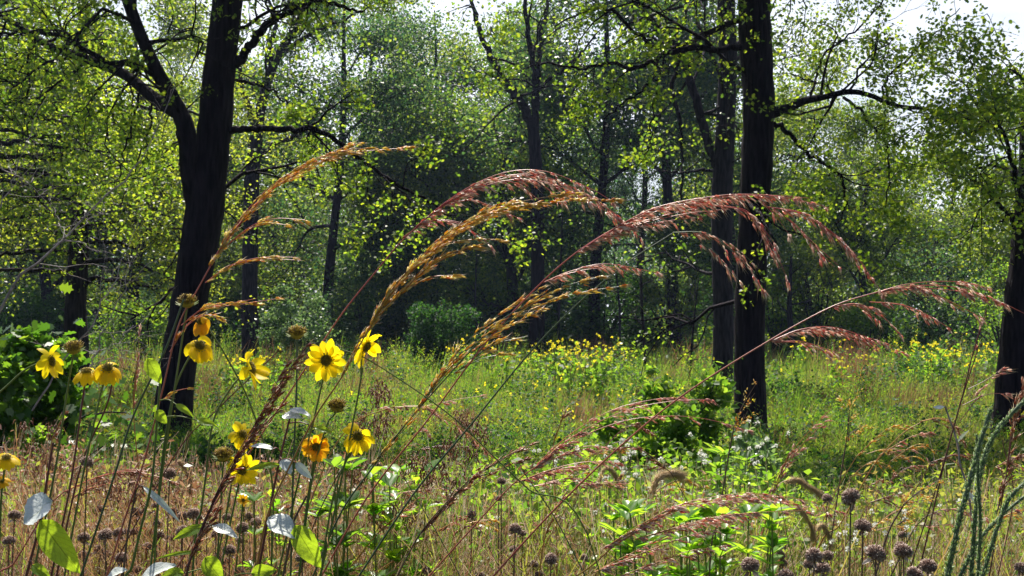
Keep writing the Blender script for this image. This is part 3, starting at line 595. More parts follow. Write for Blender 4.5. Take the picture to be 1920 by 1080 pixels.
shrub('small_tree', 1740, 670, 21, 130, M['shrub_dark'], 'small dark young tree alone in the right meadow', cat='young tree', n=900, lsize=.07, stems=6)
shrub('green_shrub', 1180, 690, 18, 260, M['shrub'], 'leafy yellow green shrub below the yellow flowers', n=1600, lsize=.08, stems=8)
shrub('green_shrub', 430, 820, 8, 220, M['shrub_dark'], 'dark leafy clump at the foot of the left oak', n=900, lsize=.06, stems=7)

# ------------------------------------------------------------------ the foreground: uncountable dry stalks and low growth between 1.8 and 6 m
def top_px(x):
    return np.interp(x, [-200, 0, 150, 330, 500, 640, 800, 960, 1100, 1300, 1500, 1700, 1900, 2100], [830, 840, 850, 870, 880, 880, 870, 890, 880, 880, 930, 900, 880, 870])
def tangle(name, n, d0, d1, mat, label, px0, px1, dy, wk, seed, curl=.5, seg=6, lo=.25, fade=60, cat='dry stalks'):
    """curved thin stalks whose tops end at about the height profile above"""
    r = np.random.default_rng(seed); d = 1 / (1 / d0 + (1 / d1 - 1 / d0) * r.random(n)); px = r.uniform(px0, px1, n)
    py = top_px(px) + dy + r.exponential(fade, n) - 12 + (26 * np.sin(px / 31 + d) + 22 * np.sin(px / 11 + d * 5)) - 30 * (r.random(n) < .12); b = np.array([P(a, c, e) for a, c, e in zip(px, py, d)])
    top = np.maximum(b[:, 2], .12); z0 = gz(b[:, 0], d); t = np.linspace(lo, 1, seg)[None, :]
    an = r.uniform(0, 2 * PI, n); ln = r.normal(.1, curl, n); ln2 = r.normal(0, curl, n); h = top - z0
    wob = r.normal(0, .012, (n, seg)).cumsum(1)
    cx = b[:, 0:1] + (ln[:, None] * (t ** 3 - .5) * h[:, None] * .6) + wob; cy_ = d[:, None] + ln2[:, None] * (t ** 2 - .6) * h[:, None] * .5
    cz = z0[:, None] + h[:, None] * (t - .22 * np.abs(ln[:, None]) * t ** 4)
    wb = wk * r.uniform(.6, 1.6, n) * np.maximum(1, d / 2.5); wd = np.linspace(1, .35, seg)[None, :] * wb[:, None]
    dx = np.cos(an)[:, None] * wd; dyy = np.sin(an)[:, None] * wd
    v = np.stack([np.stack([cx - dx, cy_ - dyy, cz], -1), np.stack([cx + dx, cy_ + dyy, cz], -1)], 2).reshape(-1, 3)
    k = seg * 2; bb = (np.arange(n) * k)[:, None]; f = np.concatenate([bb + np.array([2 * j, 2 * j + 1, 2 * j + 3, 2 * j + 2]) for j in range(seg - 1)])
    g = Geo(); g.add(v, f); return tag(g.build(name, M[mat]), label, cat, kind='stuff'), np.stack([cx, cy_, cz], -1)
def leafy(name, n, d0, d1, mat, label, px0, px1, dy, ls, seed, tpl=T_RHOMB, fade=80, up=.5, clump=0, cat='low plants', wid=1.0):
    r = np.random.default_rng(seed)
    if clump:
        m = n // clump; d = 1 / (1 / d0 + (1 / d1 - 1 / d0) * r.random(m)); px = r.uniform(px0, px1, m); py = top_px(px) + dy + r.exponential(fade, m) + 30 * np.sin(px / 27 + d * 3)
        c = np.repeat(np.array([P(a, q, e) for a, q, e in zip(px, py, d)]), clump, 0); c += r.normal(0, ls * 1.1, c.shape) * np.array([1, 1, 1.3])
    else:
        d = 1 / (1 / d0 + (1 / d1 - 1 / d0) * r.random(n)); px = r.uniform(px0, px1, n); py = top_px(px) + dy + r.exponential(fade, n)
        c = np.array([P(a, q, e) for a, q, e in zip(px, py, d)])
    c = c[c[:, 2] > .06]; g = Geo(); leaves(g, c, ls * r.uniform(.5, 1.4, len(c)), tpl, up=up, wid=wid)
    return tag(g.build(name, M[mat]), label, cat, kind='stuff')
tangle('dry_stalks', 10500, 1.9, 6.0, 'dry', 'tan and brown dry stalks tangled low at the left', -80, 960, 0, .0011, 41, .6)
tangle('dry_stalks', 9000, 1.9, 6.5, 'dry', 'thin dry stalks scattered low at the right', 820, 2000, 10, .0010, 42, .45)
tangle('green_blades', 8000, 1.9, 6.0, 'undergrowth', 'green blades growing through the dry stalks', -80, 2000, 20, .0016, 43, .4, cat='grass')
tangle('dry_stalks', 3200, 1.7, 3.2, 'dry_rust', 'rust brown stalks in the lower left tangle', -60, 700, -20, .0009, 44, .8)
leafy('dead_leaves', 7000, 1.8, 5.5, 'dry_rust', 'crumpled rust brown leaves in the lower left tangle', -80, 760, 15, .011, 45, T_FOLD, 90, .2, 6, 'dead leaves', .6)
leafy('dead_leaves', 6000, 1.8, 5.5, 'dry', 'crumpled tan leaves low across the foreground', -80, 1500, 25, .011, 46, T_FOLD, 110, .2, 5, 'dead leaves', .5)
leafy('low_leaves', 24000, 2.0, 6.0, 'undergrowth', 'small mixed green and yellow leaves low in the foreground', -80, 2000, 35, .014, 47, T_RHOMB, 110, .5, 6)
leafy('low_leaves', 11000, 2.2, 6.0, 'shrub', 'fresh green leaves low in the middle foreground', 820, 1560, 0, .016, 48, T_RHOMB, 100, .5, 7)
leafy('low_leaves', 7000, 2.4, 6.0, 'meadow', 'yellow green leaves low at the right', 1450, 2000, 10, .017, 49, T_LANCE, 110, .6, 7)

# ------------------------------------------------------------------ foreground builders
def stem_px(g, pts, Y, r0, r1=None, sides=6, n=None, ground=True, side=None):
    """stem traced from its foot upward; the foot is carried down to the soil"""
    p = px_path(pts, Y); r1 = r1 if r1 is not None else r0
    if ground:
        d = p[0] - p[1]; d = d / max(1e-6, abs(d[2])); q = p[0].copy(); dz = q[2] - gz(q[0], Y)
        mid = q + np.array([d[0] * .35, d[1] * .35, -1]) * dz * .5; foot = np.array([mid[0] + d[0] * dz * .08, mid[1], float(gz(mid[0], mid[1])) - .03])
        p = np.vstack([foot, mid, q + d * min(.12, dz * .15), q + d * .04, p])
    pp, rr_ = smooth_path(p, np.linspace(r0, r1, len(p)), n or len(p) * 6); tube(g, pp, rr_, sides); return pp
def base_of(pts, Y):
    p = px_path(pts, Y); d = p[0] - p[1]; d = d / max(1e-6, abs(d[2])); dz = p[0][2]
    x = p[0][0] + d[0] * dz * .255; y = p[0][1] + d[1] * dz * .175; return (x, y, float(gz(x, y)))
SPV = np.array([[0, 0, 0], [.28, 1, 0], [.28, 0, 1], [.28, -1, 0], [.28, 0, -1], [.68, .75, 0], [.68, 0, .75], [.68, -.75, 0], [.68, 0, -.75], [1, 0, 0]])
SPF3 = np.array([[0, 2, 1], [0, 3, 2], [0, 4, 3], [0, 1, 4], [9, 5, 6], [9, 6, 7], [9, 7, 8], [9, 8, 5]]); SPF4 = np.array([[1, 2, 6, 5], [2, 3, 7, 6], [3, 4, 8, 7], [4, 1, 5, 8]])
def spikelets(g, c, ax, ln, wd):
    n = len(c); ax = norm(ax); a = norm(np.cross(ax, rng.normal(0, 1, (n, 3)))); b = np.cross(ax, a)
    ln = np.broadcast_to(ln, (n,)); wd = np.broadcast_to(wd, (n,))
    v = c[:, None, :] + SPV[None, :, 0, None] * ln[:, None, None] * ax[:, None, :] + (SPV[None, :, 1, None] * a[:, None, :] + SPV[None, :, 2, None] * .55 * b[:, None, :]) * wd[:, None, None]
    n0 = g.n; g.v.append(v.reshape(-1, 3).astype(np.float32)); g.n += n * 10
    for Fc in (SPF3, SPF4): g.f.append(((np.arange(n)[:, None, None] * 10 + Fc[None]).reshape(-1, Fc.shape[1]) + n0).astype(np.int32))
def hairs(g, c, ax, ln, w_=.0003):
    """thin tapering awns as narrow three sided spikes"""
    n = len(c); ax = norm(ax); a = norm(np.cross(ax, rng.normal(0, 1, (n, 3)))); b = np.cross(ax, a); ln = np.broadcast_to(ln, (n,))[:, None]
    sag = np.array([0, 0, -.12])
    v = np.stack([c + a * w_, c - a * .5 * w_ + b * .87 * w_, c - a * .5 * w_ - b * .87 * w_, c + ax * ln + sag * ln], 1)
    g.add(v.reshape(-1, 3), (np.arange(n)[:, None, None] * 4 + np.array([[0, 1, 3], [1, 2, 3], [2, 0, 3]])[None]).reshape(-1, 3))
def raceme(gsp, gaw, gan, pts, Y, per_m, sl=.0084, sw=.0011, spread=.26, off=.003, awn=.5, anth=.06, hang=.25, t0=0.0, rach=None, strands=1, fan=.0, blen=.023):
    p = px_path(pts, Y); L = np.linalg.norm(np.diff(p, axis=0), axis=1).sum()
    for s_ in range(strands):
        q = p + np.linspace(0, 1, len(p))[:, None] ** 1.2 * rng.normal(0, fan * L, 3) * np.array([1, 1.4, 1]) if s_ else p
        cut = 1.0 if s_ == 0 else rng.uniform(.6, .97)
        pp, _ = smooth_path(q, np.ones(len(q)), 60); pp = pp[:max(12, int(60 * cut))]
        if rach is not None: tube(rach, pp, np.linspace(.0007, .0003, len(pp)), 4)
        nb = max(3, int(L * cut * per_m / 9)); m = 9; ub = np.sort(rng.uniform(t0, 1, nb)) * (len(pp) - 1.01); i = ub.astype(int); fr = (ub - i)[:, None]
        c0 = pp[i] * (1 - fr) + pp[i + 1] * fr; tg = norm(pp[i + 1] - pp[i]); o = norm(rng.normal(0, 1, (nb, 3))); tp = np.sin(np.clip(ub / len(pp), 0, 1) * PI * .9 + .2)[:, None]
        bl = blen * tp * rng.uniform(.5, 1.2, (nb, 1)); d0_ = norm(tg + o * spread * .8 * rng.random((nb, 1))); C_, A_ = [], []
        p0 = c0.copy(); d_ = d0_
        for q_ in range(m):
            st = bl / m; p0 = p0 + d_ * st; d_ = norm(d_ + np.array([0, 0, -hang]) * .28 + rng.normal(0, .05, (nb, 3)))
            if q_ > 1: C_.append(p0 + rng.normal(0, off * .28, (nb, 3))); A_.append(d_)
        c = np.concatenate(C_); d_ = np.concatenate(A_); n = len(c); ax = norm(d_ + rng.normal(0, spread * .38, (n, 3)))
        ln = sl * rng.uniform(.65, 1.2, n); spikelets(gsp, c, ax, ln, sw * rng.uniform(.7, 1.25, n))
        k_ = rng.random(n) < awn; hairs(gaw, c[k_] + ax[k_] * ln[k_, None] * .85, ax[k_] + rng.normal(0, .18, (k_.sum(), 3)), rng.uniform(.005, .013, k_.sum()))
        k = rng.random(n) < anth
        if k.sum(): spikelets(gan, c[k] + np.array([0, 0, -.0012]), np.tile([0, 0, -1.0], (k.sum(), 1)) + rng.normal(0, .3, (k.sum(), 3)), .003, .0006)
def plume_grass(label, Y, stem, rac, sm='stem_red', sp='spk_red', r0=.0016, r1=.0008, dens=600, name='seed_plume', group='nodding plumes of tall grass in the foreground', anth=.05, **kw):
    root = thing(name, base_of(stem, Y), label, 'seed plume', group)
    g = Geo(); stem_px(g, stem, Y, r0, r1, 7); g.build('stem', M[sm], root)
    gn = Geo()
    for pts, scale_, strands in rac:
        gs, ga, gr = Geo(), Geo(), Geo(); raceme(gs, ga, gn, pts, Y, dens * scale_, strands=strands, rach=gr, fan=.055, anth=anth, **kw); ro = gs.build('raceme', M[sp], root); gr.build('rachis', M[sm], root, parent=ro)
        if ga.n: ga.build('awns', M['awn'], root, parent=ro)
    if gn.n: gn.build('anthers', M['anther'], root)
    return root

# ------------------------------------------------------------------ the tall arching grass plumes
plume_grass('golden red arching plume rising before the left oak trunk', 1.45,
    [(200, 1080), (235, 970), (270, 865), (305, 730), (335, 610), (372, 540), (415, 465), (455, 415)],
    [([(392, 500), (440, 430), (500, 365), (560, 325), (620, 298), (680, 284), (765, 277)], 1.5, 4), ([(425, 460), (470, 425), (515, 410), (572, 412)], .9, 2),
     ([(385, 530), (430, 500), (490, 486), (565, 488)], 1.0, 2), ([(340, 610), (385, 578), (440, 572), (520, 560)], .8, 2), ([(318, 660), (350, 610), (385, 590), (425, 600)], .6, 2),
     ([(305, 750), (325, 735), (352, 728)], .5, 1)], 'stem_red', 'spk_gold', anth=.03, hang=.1)
plume_grass('maroon arching plume whose tip hangs down near the middle', 1.5,
    [(320, 1085), (400, 950), (480, 830), (570, 695), (640, 590), (700, 515), (760, 445), (830, 385)],
    [([(780, 425), (840, 378), (900, 345), (960, 328), (1020, 331), (1080, 355), (1140, 390), (1205, 450)], 1.4, 4), ([(835, 385), (880, 375), (925, 388), (970, 408)], 1.0, 2),
     ([(755, 445), (805, 416), (855, 418), (895, 440), (925, 465)], .9, 2), ([(920, 335), (970, 345), (1010, 375)], .8, 2), ([(1000, 332), (1040, 365), (1050, 372)], .6, 1), ([(1090, 360), (1150, 400), (1180, 430)], .8, 2)], 'stem_red', 'spk_red', hang=.35)
plume_grass('golden plume in front of the maroon one, tip pointing right', 1.35,
    [(478, 1085), (502, 965), (548, 865), (592, 780), (642, 705), (690, 620), (735, 550), (790, 490)],
    [([(690, 620), (725, 560), (785, 495), (850, 440), (920, 405), (1000, 385), (1080, 376), (1165, 374)], 1.7, 5), ([(850, 455), (895, 448), (945, 450)], .7, 2), ([(760, 545), (805, 520), (860, 516)], .7, 2),
     ([(690, 615), (740, 560), (800, 500), (860, 470), (905, 462)], 1.1, 3), ([(640, 705), (665, 655), (700, 600)], .6, 2)], 'stem_orange', 'spk_gold', anth=.06, hang=.05)
plume_grass('golden plume on a dark green stem leaning across the middle', 1.5,
    [(585, 1085), (640, 960), (700, 875), (765, 790), (840, 705), (905, 632)],
    [([(780, 770), (830, 705), (890, 645), (950, 605), (1030, 566), (1090, 548), (1170, 536)], 1.4, 4), ([(880, 675), (930, 645), (990, 630)], .7, 2), ([(850, 700), (905, 672), (965, 662)], .8, 2),
     ([(690, 880), (735, 830), (800, 760)], .8, 2)], 'stem_dark', 'spk_gold', r0=.0019, anth=.05, hang=.05)
plume_grass('large red stemmed plume arching over right of centre, drooping tips', 1.5,
    [(600, 1085), (690, 930), (800, 790), (905, 650), (1000, 545), (1080, 474), (1160, 424), (1235, 390)],
    [([(1075, 478), (1150, 430), (1230, 390), (1320, 371), (1400, 364), (1480, 371), (1555, 390)], 1.5, 4), ([(1330, 385), (1395, 396), (1430, 435), (1458, 480), (1482, 540)], 1.0, 3),
     ([(1440, 388), (1505, 402), (1560, 440), (1612, 490), (1662, 562)], 1.2, 3), ([(1455, 395), (1490, 420), (1530, 460), (1572, 498)], .7, 2), ([(1018, 530), (1075, 507), (1140, 495), (1243, 514)], 1.0, 3),
     ([(1130, 450), (1200, 420), (1290, 400), (1370, 392)], 1.0, 3), ([(1420, 372), (1450, 400), (1480, 440)], .5, 1)], 'stem_red', 'spk_red', hang=.35)
plume_grass('smaller plume on a long dark green stem, drooping before the right trunks', 1.52,
    [(670, 1085), (780, 920), (880, 800), (990, 665), (1085, 568), (1180, 490), (1262, 437)],
    [([(1262, 436), (1315, 438), (1365, 465), (1400, 500), (1432, 545)], 1.1, 3), ([(1290, 445), (1335, 470), (1362, 500), (1388, 528)], .9, 2)], 'stem_dark', 'spk_red', r0=.0020, hang=.35)
plume_grass('red stemmed plume at right reaching the picture edge', 1.55,
    [(925, 1080), (1040, 955), (1165, 835), (1285, 738), (1440, 640), (1560, 575), (1650, 546)],
    [([(1640, 550), (1700, 537), (1780, 537), (1850, 555), (1930, 592)], 1.2, 3), ([(1445, 640), (1500, 620), (1560, 617), (1625, 637), (1710, 668)], 1.1, 3), ([(1450, 642), (1500, 640), (1550, 655), (1590, 668)], .7, 2),
     ([(1560, 576), (1605, 570), (1650, 590), (1690, 628)], 1.0, 3), ([(1630, 566), (1690, 572), (1740, 592), (1785, 618)], .9, 2), ([(1720, 540), (1770, 560), (1810, 580), (1850, 600)], .7, 2)], 'stem_red', 'spk_red', r0=.0019, hang=.3)
plume_grass('narrow upright rust red plume crossing the sunflowers', 1.3,
    [(345, 1090), (380, 985), (430, 890), (480, 800), (530, 712), (575, 650)],
    [([(365, 1040), (400, 940), (448, 852), (492, 780), (530, 712), (576, 648)], 1.5, 3), ([(345, 1075), (375, 1010), (405, 960), (430, 900)], 1.0, 3), ([(440, 860), (480, 815), (520, 770), (550, 730)], .6, 1)], 'stem_maroon', 'spk_rust', spread=.18, off=.0025, awn=.3)
plume_grass('low pinkish plume below the red stemmed one, right of centre', 1.6,
    [(800, 1085), (890, 985), (965, 905), (1035, 855)],
    [([(1000, 880), (1045, 845), (1105, 812), (1180, 787), (1260, 780), (1330, 787), (1405, 808)], 1.2, 3), ([(1040, 860), (1090, 838), (1150, 838)], .9, 3), ([(960, 908), (1035, 880), (1100, 866), (1160, 868)], 1.0, 3), ([(1000, 912), (1060, 898), (1120, 898)], .9, 2)],
    'stem_red', 'spk_pink', hang=.25)
plume_grass('wide rust plume lying low at the bottom right', 1.5,
    [(1050, 1100), (1110, 1060), (1150, 1025), (1190, 1000)],
    [([(1130, 1030), (1200, 988), (1280, 950), (1350, 935), (1430, 928), (1510, 938), (1592, 965)], 1.3, 4), ([(1190, 1012), (1280, 985), (1350, 968), (1430, 960), (1545, 957)], 1.0, 3), ([(1110, 1075), (1200, 1038), (1300, 1002), (1400, 984)], 1.1, 3),
     ([(1150, 1085), (1220, 1060), (1290, 1035), (1370, 1022)], 1.0, 2)], 'stem_orange', 'spk_red', hang=.25)
plume_grass('narrow rust spike leaning right in the lower middle', 1.55, [(740, 1090), (785, 1005), (830, 950), (880, 900)],
    [([(790, 1000), (835, 948), (885, 900), (940, 862), (1005, 830)], 1.3, 3)], 'stem_brown', 'spk_rust', hang=.05, spread=.18)
plume_grass('small rust plume low at left above the seed heads', 1.55, [(60, 1000), (90, 950), (120, 922)],
    [([(120, 922), (180, 896), (240, 884), (290, 892), (330, 905)], .9, 2), ([(135, 935), (170, 915), (215, 905)], .7, 2)], 'stem_red', 'spk_rust')
plume_grass('thin pinkish plume bending down in the middle, below the golden ones', 1.8, [(560, 1000), (620, 850), (670, 790), (740, 762)],
    [([(735, 764), (790, 762), (840, 785), (885, 820), (930, 862)], .8, 2), ([(650, 800), (690, 775), (735, 758)], .5, 1), ([(790, 765), (840, 752), (905, 742)], .5, 1)], 'stem_orange', 'spk_pink')
plume_grass('reddish curved plume in the right meadow', 1.9, [(1600, 940), (1640, 870), (1690, 815), (1730, 790)],
    [([(1725, 790), (1765, 786), (1795, 805), (1815, 840)], .8, 2), ([(1750, 790), (1790, 800)], .5, 1)], 'stem_orange', 'spk_rust')
plume_grass('short tan plume lying flat low at right', 1.7, [(1690, 1040), (1715, 990), (1740, 965)],
    [([(1730, 972), (1770, 955), (1815, 962), (1850, 970)], .9, 2), ([(1715, 985), (1750, 985), (1790, 982)], .6, 1), ([(1790, 945), (1850, 942), (1905, 955)], .5, 1)], 'stem_brown', 'spk_pink')
plume_grass('dense rust red plume at the right edge', 1.6, [(1855, 1080), (1875, 960), (1890, 870)],
    [([(1888, 880), (1900, 800), (1915, 740), (1930, 690)], 1.5, 4), ([(1870, 960), (1885, 900), (1910, 850)], 1.0, 3)], 'stem_maroon', 'spk_rust', spread=.4)
plume_grass('thin upright plume with pale side tufts near the right edge', 1.7, [(1740, 1000), (1775, 850), (1805, 740), (1825, 660), (1850, 580)],
    [([(1820, 680), (1832, 640), (1850, 590)], .7, 1), ([(1815, 730), (1850, 712), (1880, 690)], .6, 1), ([(1805, 760), (1850, 740), (1890, 738)], .6, 1), ([(1800, 790), (1822, 760), (1840, 730)], .6, 1)], 'stem_maroon', 'spk_pink')
plume_grass('thin rusty spike left of the right edge stalks', 2.0, [(1430, 1000), (1450, 920), (1480, 850)],
    [([(1450, 925), (1480, 855), (1530, 795), (1560, 765)], .9, 2), ([(1440, 930), (1465, 880), (1500, 845)], .6, 2)], 'stem_orange', 'spk_pink', spread=.15)
plume_grass('thin rust spikes rising past the left oak foot', 1.8, [(440, 1080), (330, 950), (290, 880)],
    [([(600, 590), (560, 640), (520, 700)], .5, 1), ([(315, 760), (335, 740), (352, 725)], .5, 1)], 'stem_maroon', 'spk_rust') if False else None
for k, (bx, by, tx_, ty, lab) in enumerate([(640, 1085, 800, 920, 'short leaning tan spike at the bottom middle'), (1010, 1085, 1060, 925, 'pale drooping tuft at the bottom centre'), (700, 1085, 880, 965, 'low thin rust spike below the narrow one'),
        (90, 900, 128, 760, 'thin orange spike at the far left'), (262, 900, 262, 620, 'thin upright rusty spike left of the left oak'), (1040, 900, 1060, 770, 'small upright pale spike in the middle'), (900, 1010, 1010, 985, 'flat lying pink tuft low in the middle')]):
    mx_, my_ = bx * .5 + tx_ * .5 - 12, by * .55 + ty * .45 - 10
    plume_grass(lab, 1.8 + .05 * k, [(bx, by), (mx_, my_), (mx_ * .35 + tx_ * .65, my_ * .35 + ty * .65)], [([(mx_, my_), (mx_ * .45 + tx_ * .55, my_ * .5 + ty * .5 - 5), (tx_, ty)], .8, 2)], 'stem_orange', 'spk_rust' if k % 2 else 'spk_pink', spread=.2)

rs = np.random.default_rng(77); sm_ = sorted([(rs.uniform(640, 1900), rs.uniform(835, 1030), rs.uniform(1.7, 2.6)) for _ in range(30)])
for n, (px, py, Y) in enumerate(sm_):
    l_ = rs.uniform(60, 130) * 1.9 / Y; sg = 1 if rs.random() < .75 else -1; up_ = rs.uniform(.1, 1.1); kind = int(rs.integers(0, 3))
    mid_ = (px + sg * l_ * .5, py - l_ * up_ * .42); tip = (px + sg * l_ * rs.uniform(.8, 1.1), py - l_ * up_ * rs.uniform(.2, .6))
    plume_grass('small %s plume low in the foreground, %s of the small plumes from the left' % (('pinkish', 'rust coloured', 'golden')[kind], ordinal(n + 1)), Y,
                [(px - sg * 110, 1100), (px - sg * 45, py + 80), (px, py)], [([(px, py), mid_, tip], .9, 2), ([(px + sg * l_ * .15, py - 4), (px + sg * l_ * .5, py - l_ * up_ * .12), (px + sg * l_ * .75, py + 6)], .6, 1)],
                ('stem_orange', 'stem_maroon', 'stem_orange')[kind], ('spk_pink', 'spk_rust', 'spk_gold')[kind], r0=.0011, r1=.0006, group='small grass plumes low in the foreground')

# yellow seeded grass stalks
for pts, tops, lab, Y in [
    ([(1353, 935), (1365, 860), (1376, 800)], [[(1376, 800), (1390, 765), (1420, 715)], [(1372, 815), (1392, 790), (1402, 770)]], 'dark stalk with a golden seed spray before the right oak', 1.75),
    ([(1640, 1085), (1665, 1000), (1695, 945)], [[(1695, 945), (1725, 920), (1770, 895)], [(1688, 960), (1700, 945), (1745, 935)], [(1680, 985), (1695, 975), (1708, 962)]], 'dark stalk with golden seed sprays low at right', 1.5),
    ([(1560, 1000), (1575, 900), (1588, 820)], [[(1588, 820), (1590, 780), (1580, 750)], [(1588, 820), (1605, 805), (1625, 795)], [(1590, 830), (1600, 760), (1618, 690)]], 'slender green stalk with sparse golden seeds in the right meadow', 1.9)]:
    root = thing('golden_seed_stalk', base_of(pts, Y), lab, 'seed stalk', 'stalks with golden seed sprays'); g = Geo(); stem_px(g, pts, Y, .0016, .0011, 6); g.build('stem', M['stem_brown'], root)
    ga, gn, gr = Geo(), Geo(), Geo()
    for t_ in tops: gs = Geo(); raceme(gs, ga, gn, t_, Y, 380, .006, .0009, .9, .006, .15, .2, .3, rach=gr, strands=2, fan=.08); gs.build('seed_spray', M['spk_gold'], root)
    gr.build('rachis', M['stem_brown'], root); gn.build('anthers', M['anther'], root)

# ------------------------------------------------------------------ sunflowers
def world_strip(g, c, u0, side, L, W, grav, curl, nseg=6, notch=True, width=(.4, .78, .96, 1, .94, .7, .12)):
    """petal: a strip three vertices wide that bends toward the ground"""
    rows = []; d = np.array(u0, float); p = np.array(c, float); side = np.array(side, float)
    for i in range(nseg + 1):
        nn = norm(np.cross(side, d)); wv = W * width[i] * .5; cup = .25 * wv
        rows += [p - side * wv + nn * cup, p, p + side * wv + nn * cup]
        d = norm(d + np.array([0, 0, -grav]) + nn * curl); side = norm(side - d * np.dot(side, d)); p = p + d * L / nseg
    i = np.arange(nseg)[:, None] * 3 + np.array([0, 1])[None, :]; g.add(rows, np.stack([i, i + 1, i + 4, i + 3], -1).reshape(-1, 4))
def disc_geo(g, c, nrm, r, hgt, n=120):
    a = norm(np.cross(nrm, [0.31, .2, .9])); b = np.cross(nrm, a)
    k = np.arange(n) + .5; rr_ = np.sqrt(k / n) * r; th = k * 2.39996
    o = a * (np.cos(th) * rr_)[:, None] + b * (np.sin(th) * rr_)[:, None]; hh = hgt * np.sqrt(np.maximum(0, 1 - (rr_ / r * .9) ** 2))[:, None]
    q = c + o + nrm * hh * .6; ax = norm(nrm[None] * hh / hgt + o / r * .8); spikelets(g, q, ax, hgt * .75 * rng.uniform(.7, 1.3, n), r * .12)
    # body dome and green cup under it
    ring = np.arange(14) * 2 * PI / 14; vs_ = []
    for rad, z in [(.12, -.75), (.6, -.6), (1, -.15), (.98, .25), (.7, .5), (.35, .62), (.04, .66)]:
        vs_.append(c + (a[None] * np.cos(ring)[:, None] + b[None] * np.sin(ring)[:, None]) * r * rad + nrm * z * hgt)
    m = len(vs_); i = np.arange(m - 1)[:, None] * 14; j = np.arange(14)[None]; g.add(np.concatenate(vs_), np.stack([i + j, i + (j + 1) % 14, i + 14 + (j + 1) % 14, i + 14 + j], -1).reshape(-1, 4))
def big_leaf(parent_root, name, b, t, W, mat, nrm=(0, -.3, 1), droop=.15, label=None):
    """broad leaf from base point b to tip t (world), with a folded midrib and ribbed surface"""
    b = np.array(b, float); t = np.array(t, float); ax = norm(t - b); L = np.linalg.norm(t - b); s_ = norm(np.cross(ax, np.array(nrm, float))); n_ = np.cross(s_, ax)
    nu, nv = 13, 9; u = np.linspace(0, 1, nu)[:, None]; v = np.linspace(-1, 1, nv)[None, :]
    prof = np.sin(np.clip(u ** .8, 0, 1) * PI) ** .75 * (1 - .25 * u) + .02
    rib = .02 * np.cos(u * 34 - np.abs(v) * 7) * np.abs(v); z = (-.14 * np.abs(v) * -1 + rib) * W * .5 * 1.2 + np.sin(u * PI) * L * droop * .6 + .03 * W * np.sin(u * 9 + v * 2)
    p = b + ax * (u * L)[..., None] + s_ * (v * prof * W * .5)[..., None] + n_ * z[..., None]
    g = Geo(); i = np.arange(nu - 1)[:, None] * nv + np.arange(nv - 1)[None]; g.add(p.reshape(-1, 3), np.stack([i, i + 1, i + nv + 1, i + nv], -1).reshape(-1, 4))
    o = g.build(name, M[mat], parent_root); uvl = o.data.uv_layers.new(name='UVMap'); vi = np.empty(len(o.data.loops), np.int32); o.data.loops.foreach_get('vertex_index', vi)
    uvl.data.foreach_set('uv', np.stack([vi // nv / (nu - 1), vi % nv / (nv - 1)], -1).astype(np.float32).ravel())
    if label: o['label'] = label
    return o
def sunflower(label, px, py, rpx, face, Y=1.45, n=13, droop=0.0, old=False, stem=None, sm='stem', spent=False, pet_off=.1, leafs=(), rj=0.0, back=0.0):
    c = P(px, py, Y); face = norm(np.array(face, float)); rad = rpx / F * Y; stem = stem or [(px - 10, 1085), (px - 5, (py + 1085) / 2), (px, py + 20)]
    root = thing('spent_sunflower' if spent else 'sunflower', base_of(stem, Y), label, 'flower', 'sunflowers in the left foreground')
    g = Geo(); pp = stem_px(g, stem, Y, .0017, .0012, 7); end = c - face * rad * .16; q, rr_ = smooth_path([pp[-3], pp[-1] * .6 + end * .4 - face * rad * .1, end], [.0012, .0012, .0016], 8); tube(g, q, rr_, 7); g.build('stem', M[sm], root)
    dr = .0088 if spent else .0062; dr *= rad / .028 if not spent else 1
    gd = Geo(); disc_geo(gd, c, face, dr, dr * (.95 if spent else .55), 150); head = gd.build('flower_disc', M['disc_spent' if spent else 'disc'], root)
    gc = Geo(); a = norm(np.cross(face, [.31, .2, .9])); b = np.cross(face, a)
    for k in range(14):
        th = k * 2 * PI / 14; o = a * math.cos(th) + b * math.sin(th); leaves(gc, [c + o * dr * .75 - face * dr * .3], dr * 1.1, T_LANCE, norm(o * 1 + face * .35)[None], norm(face)[None] * -1, wid=1.6)
    gc.build('sepals', M['stem'], root)
    if not spent:
        for k in range(n):
            th = (k + rng.normal(0, .12)) * 2 * PI / n; o = a * math.cos(th) + b * math.sin(th); sd_ = np.cross(face, o)
            gp = Geo(); bk = back + rng.normal(0, .12 + rj)
            world_strip(gp, c + o * dr * .8, norm(o + face * (pet_off - bk)), norm(sd_ + rng.normal(0, .1 + rj * .5, 3)), (rad - dr * .8) * rng.uniform(.88, 1.1), rad * .41 * rng.uniform(.85, 1.15), droop * rng.uniform(.6, 1.3), rng.normal(-.04, .05 + rj * .3))
            gp.build('petal', M['petal_old' if old else 'petal'], root, parent=head)
    for (bx, by, tx_, ty, wpx, mat, nr) in leafs:
        big_leaf(root, 'leaf', P(bx, by, Y), P(tx_, ty, Y - .02), wpx / F * Y, mat, nr)
    return root
PAL = (0, -.45, .9); UPL = (0, -.8, .6); FRL = (0, -1, .25)
sunflower('open sunflower facing the camera, large, right of the left oak', 612, 676, 41, (.05, -1, .1), stem=[(520, 1085), (560, 900), (590, 780), (608, 700)])
sunflower('bright sunflower behind the golden plume stem, turned down to the right', 686, 650, 40, (.8, -.45, -.35), n=12, droop=.12, stem=[(600, 1085), (640, 900), (668, 760), (680, 690)], back=.1, rj=.08)
sunflower('sunflower seen from the side with two petals standing up', 470, 690, 44, (.9, -.25, .3), n=11, droop=.14, stem=[(385, 900), (400, 790), (435, 725), (462, 698)], rj=.25, back=-.1)
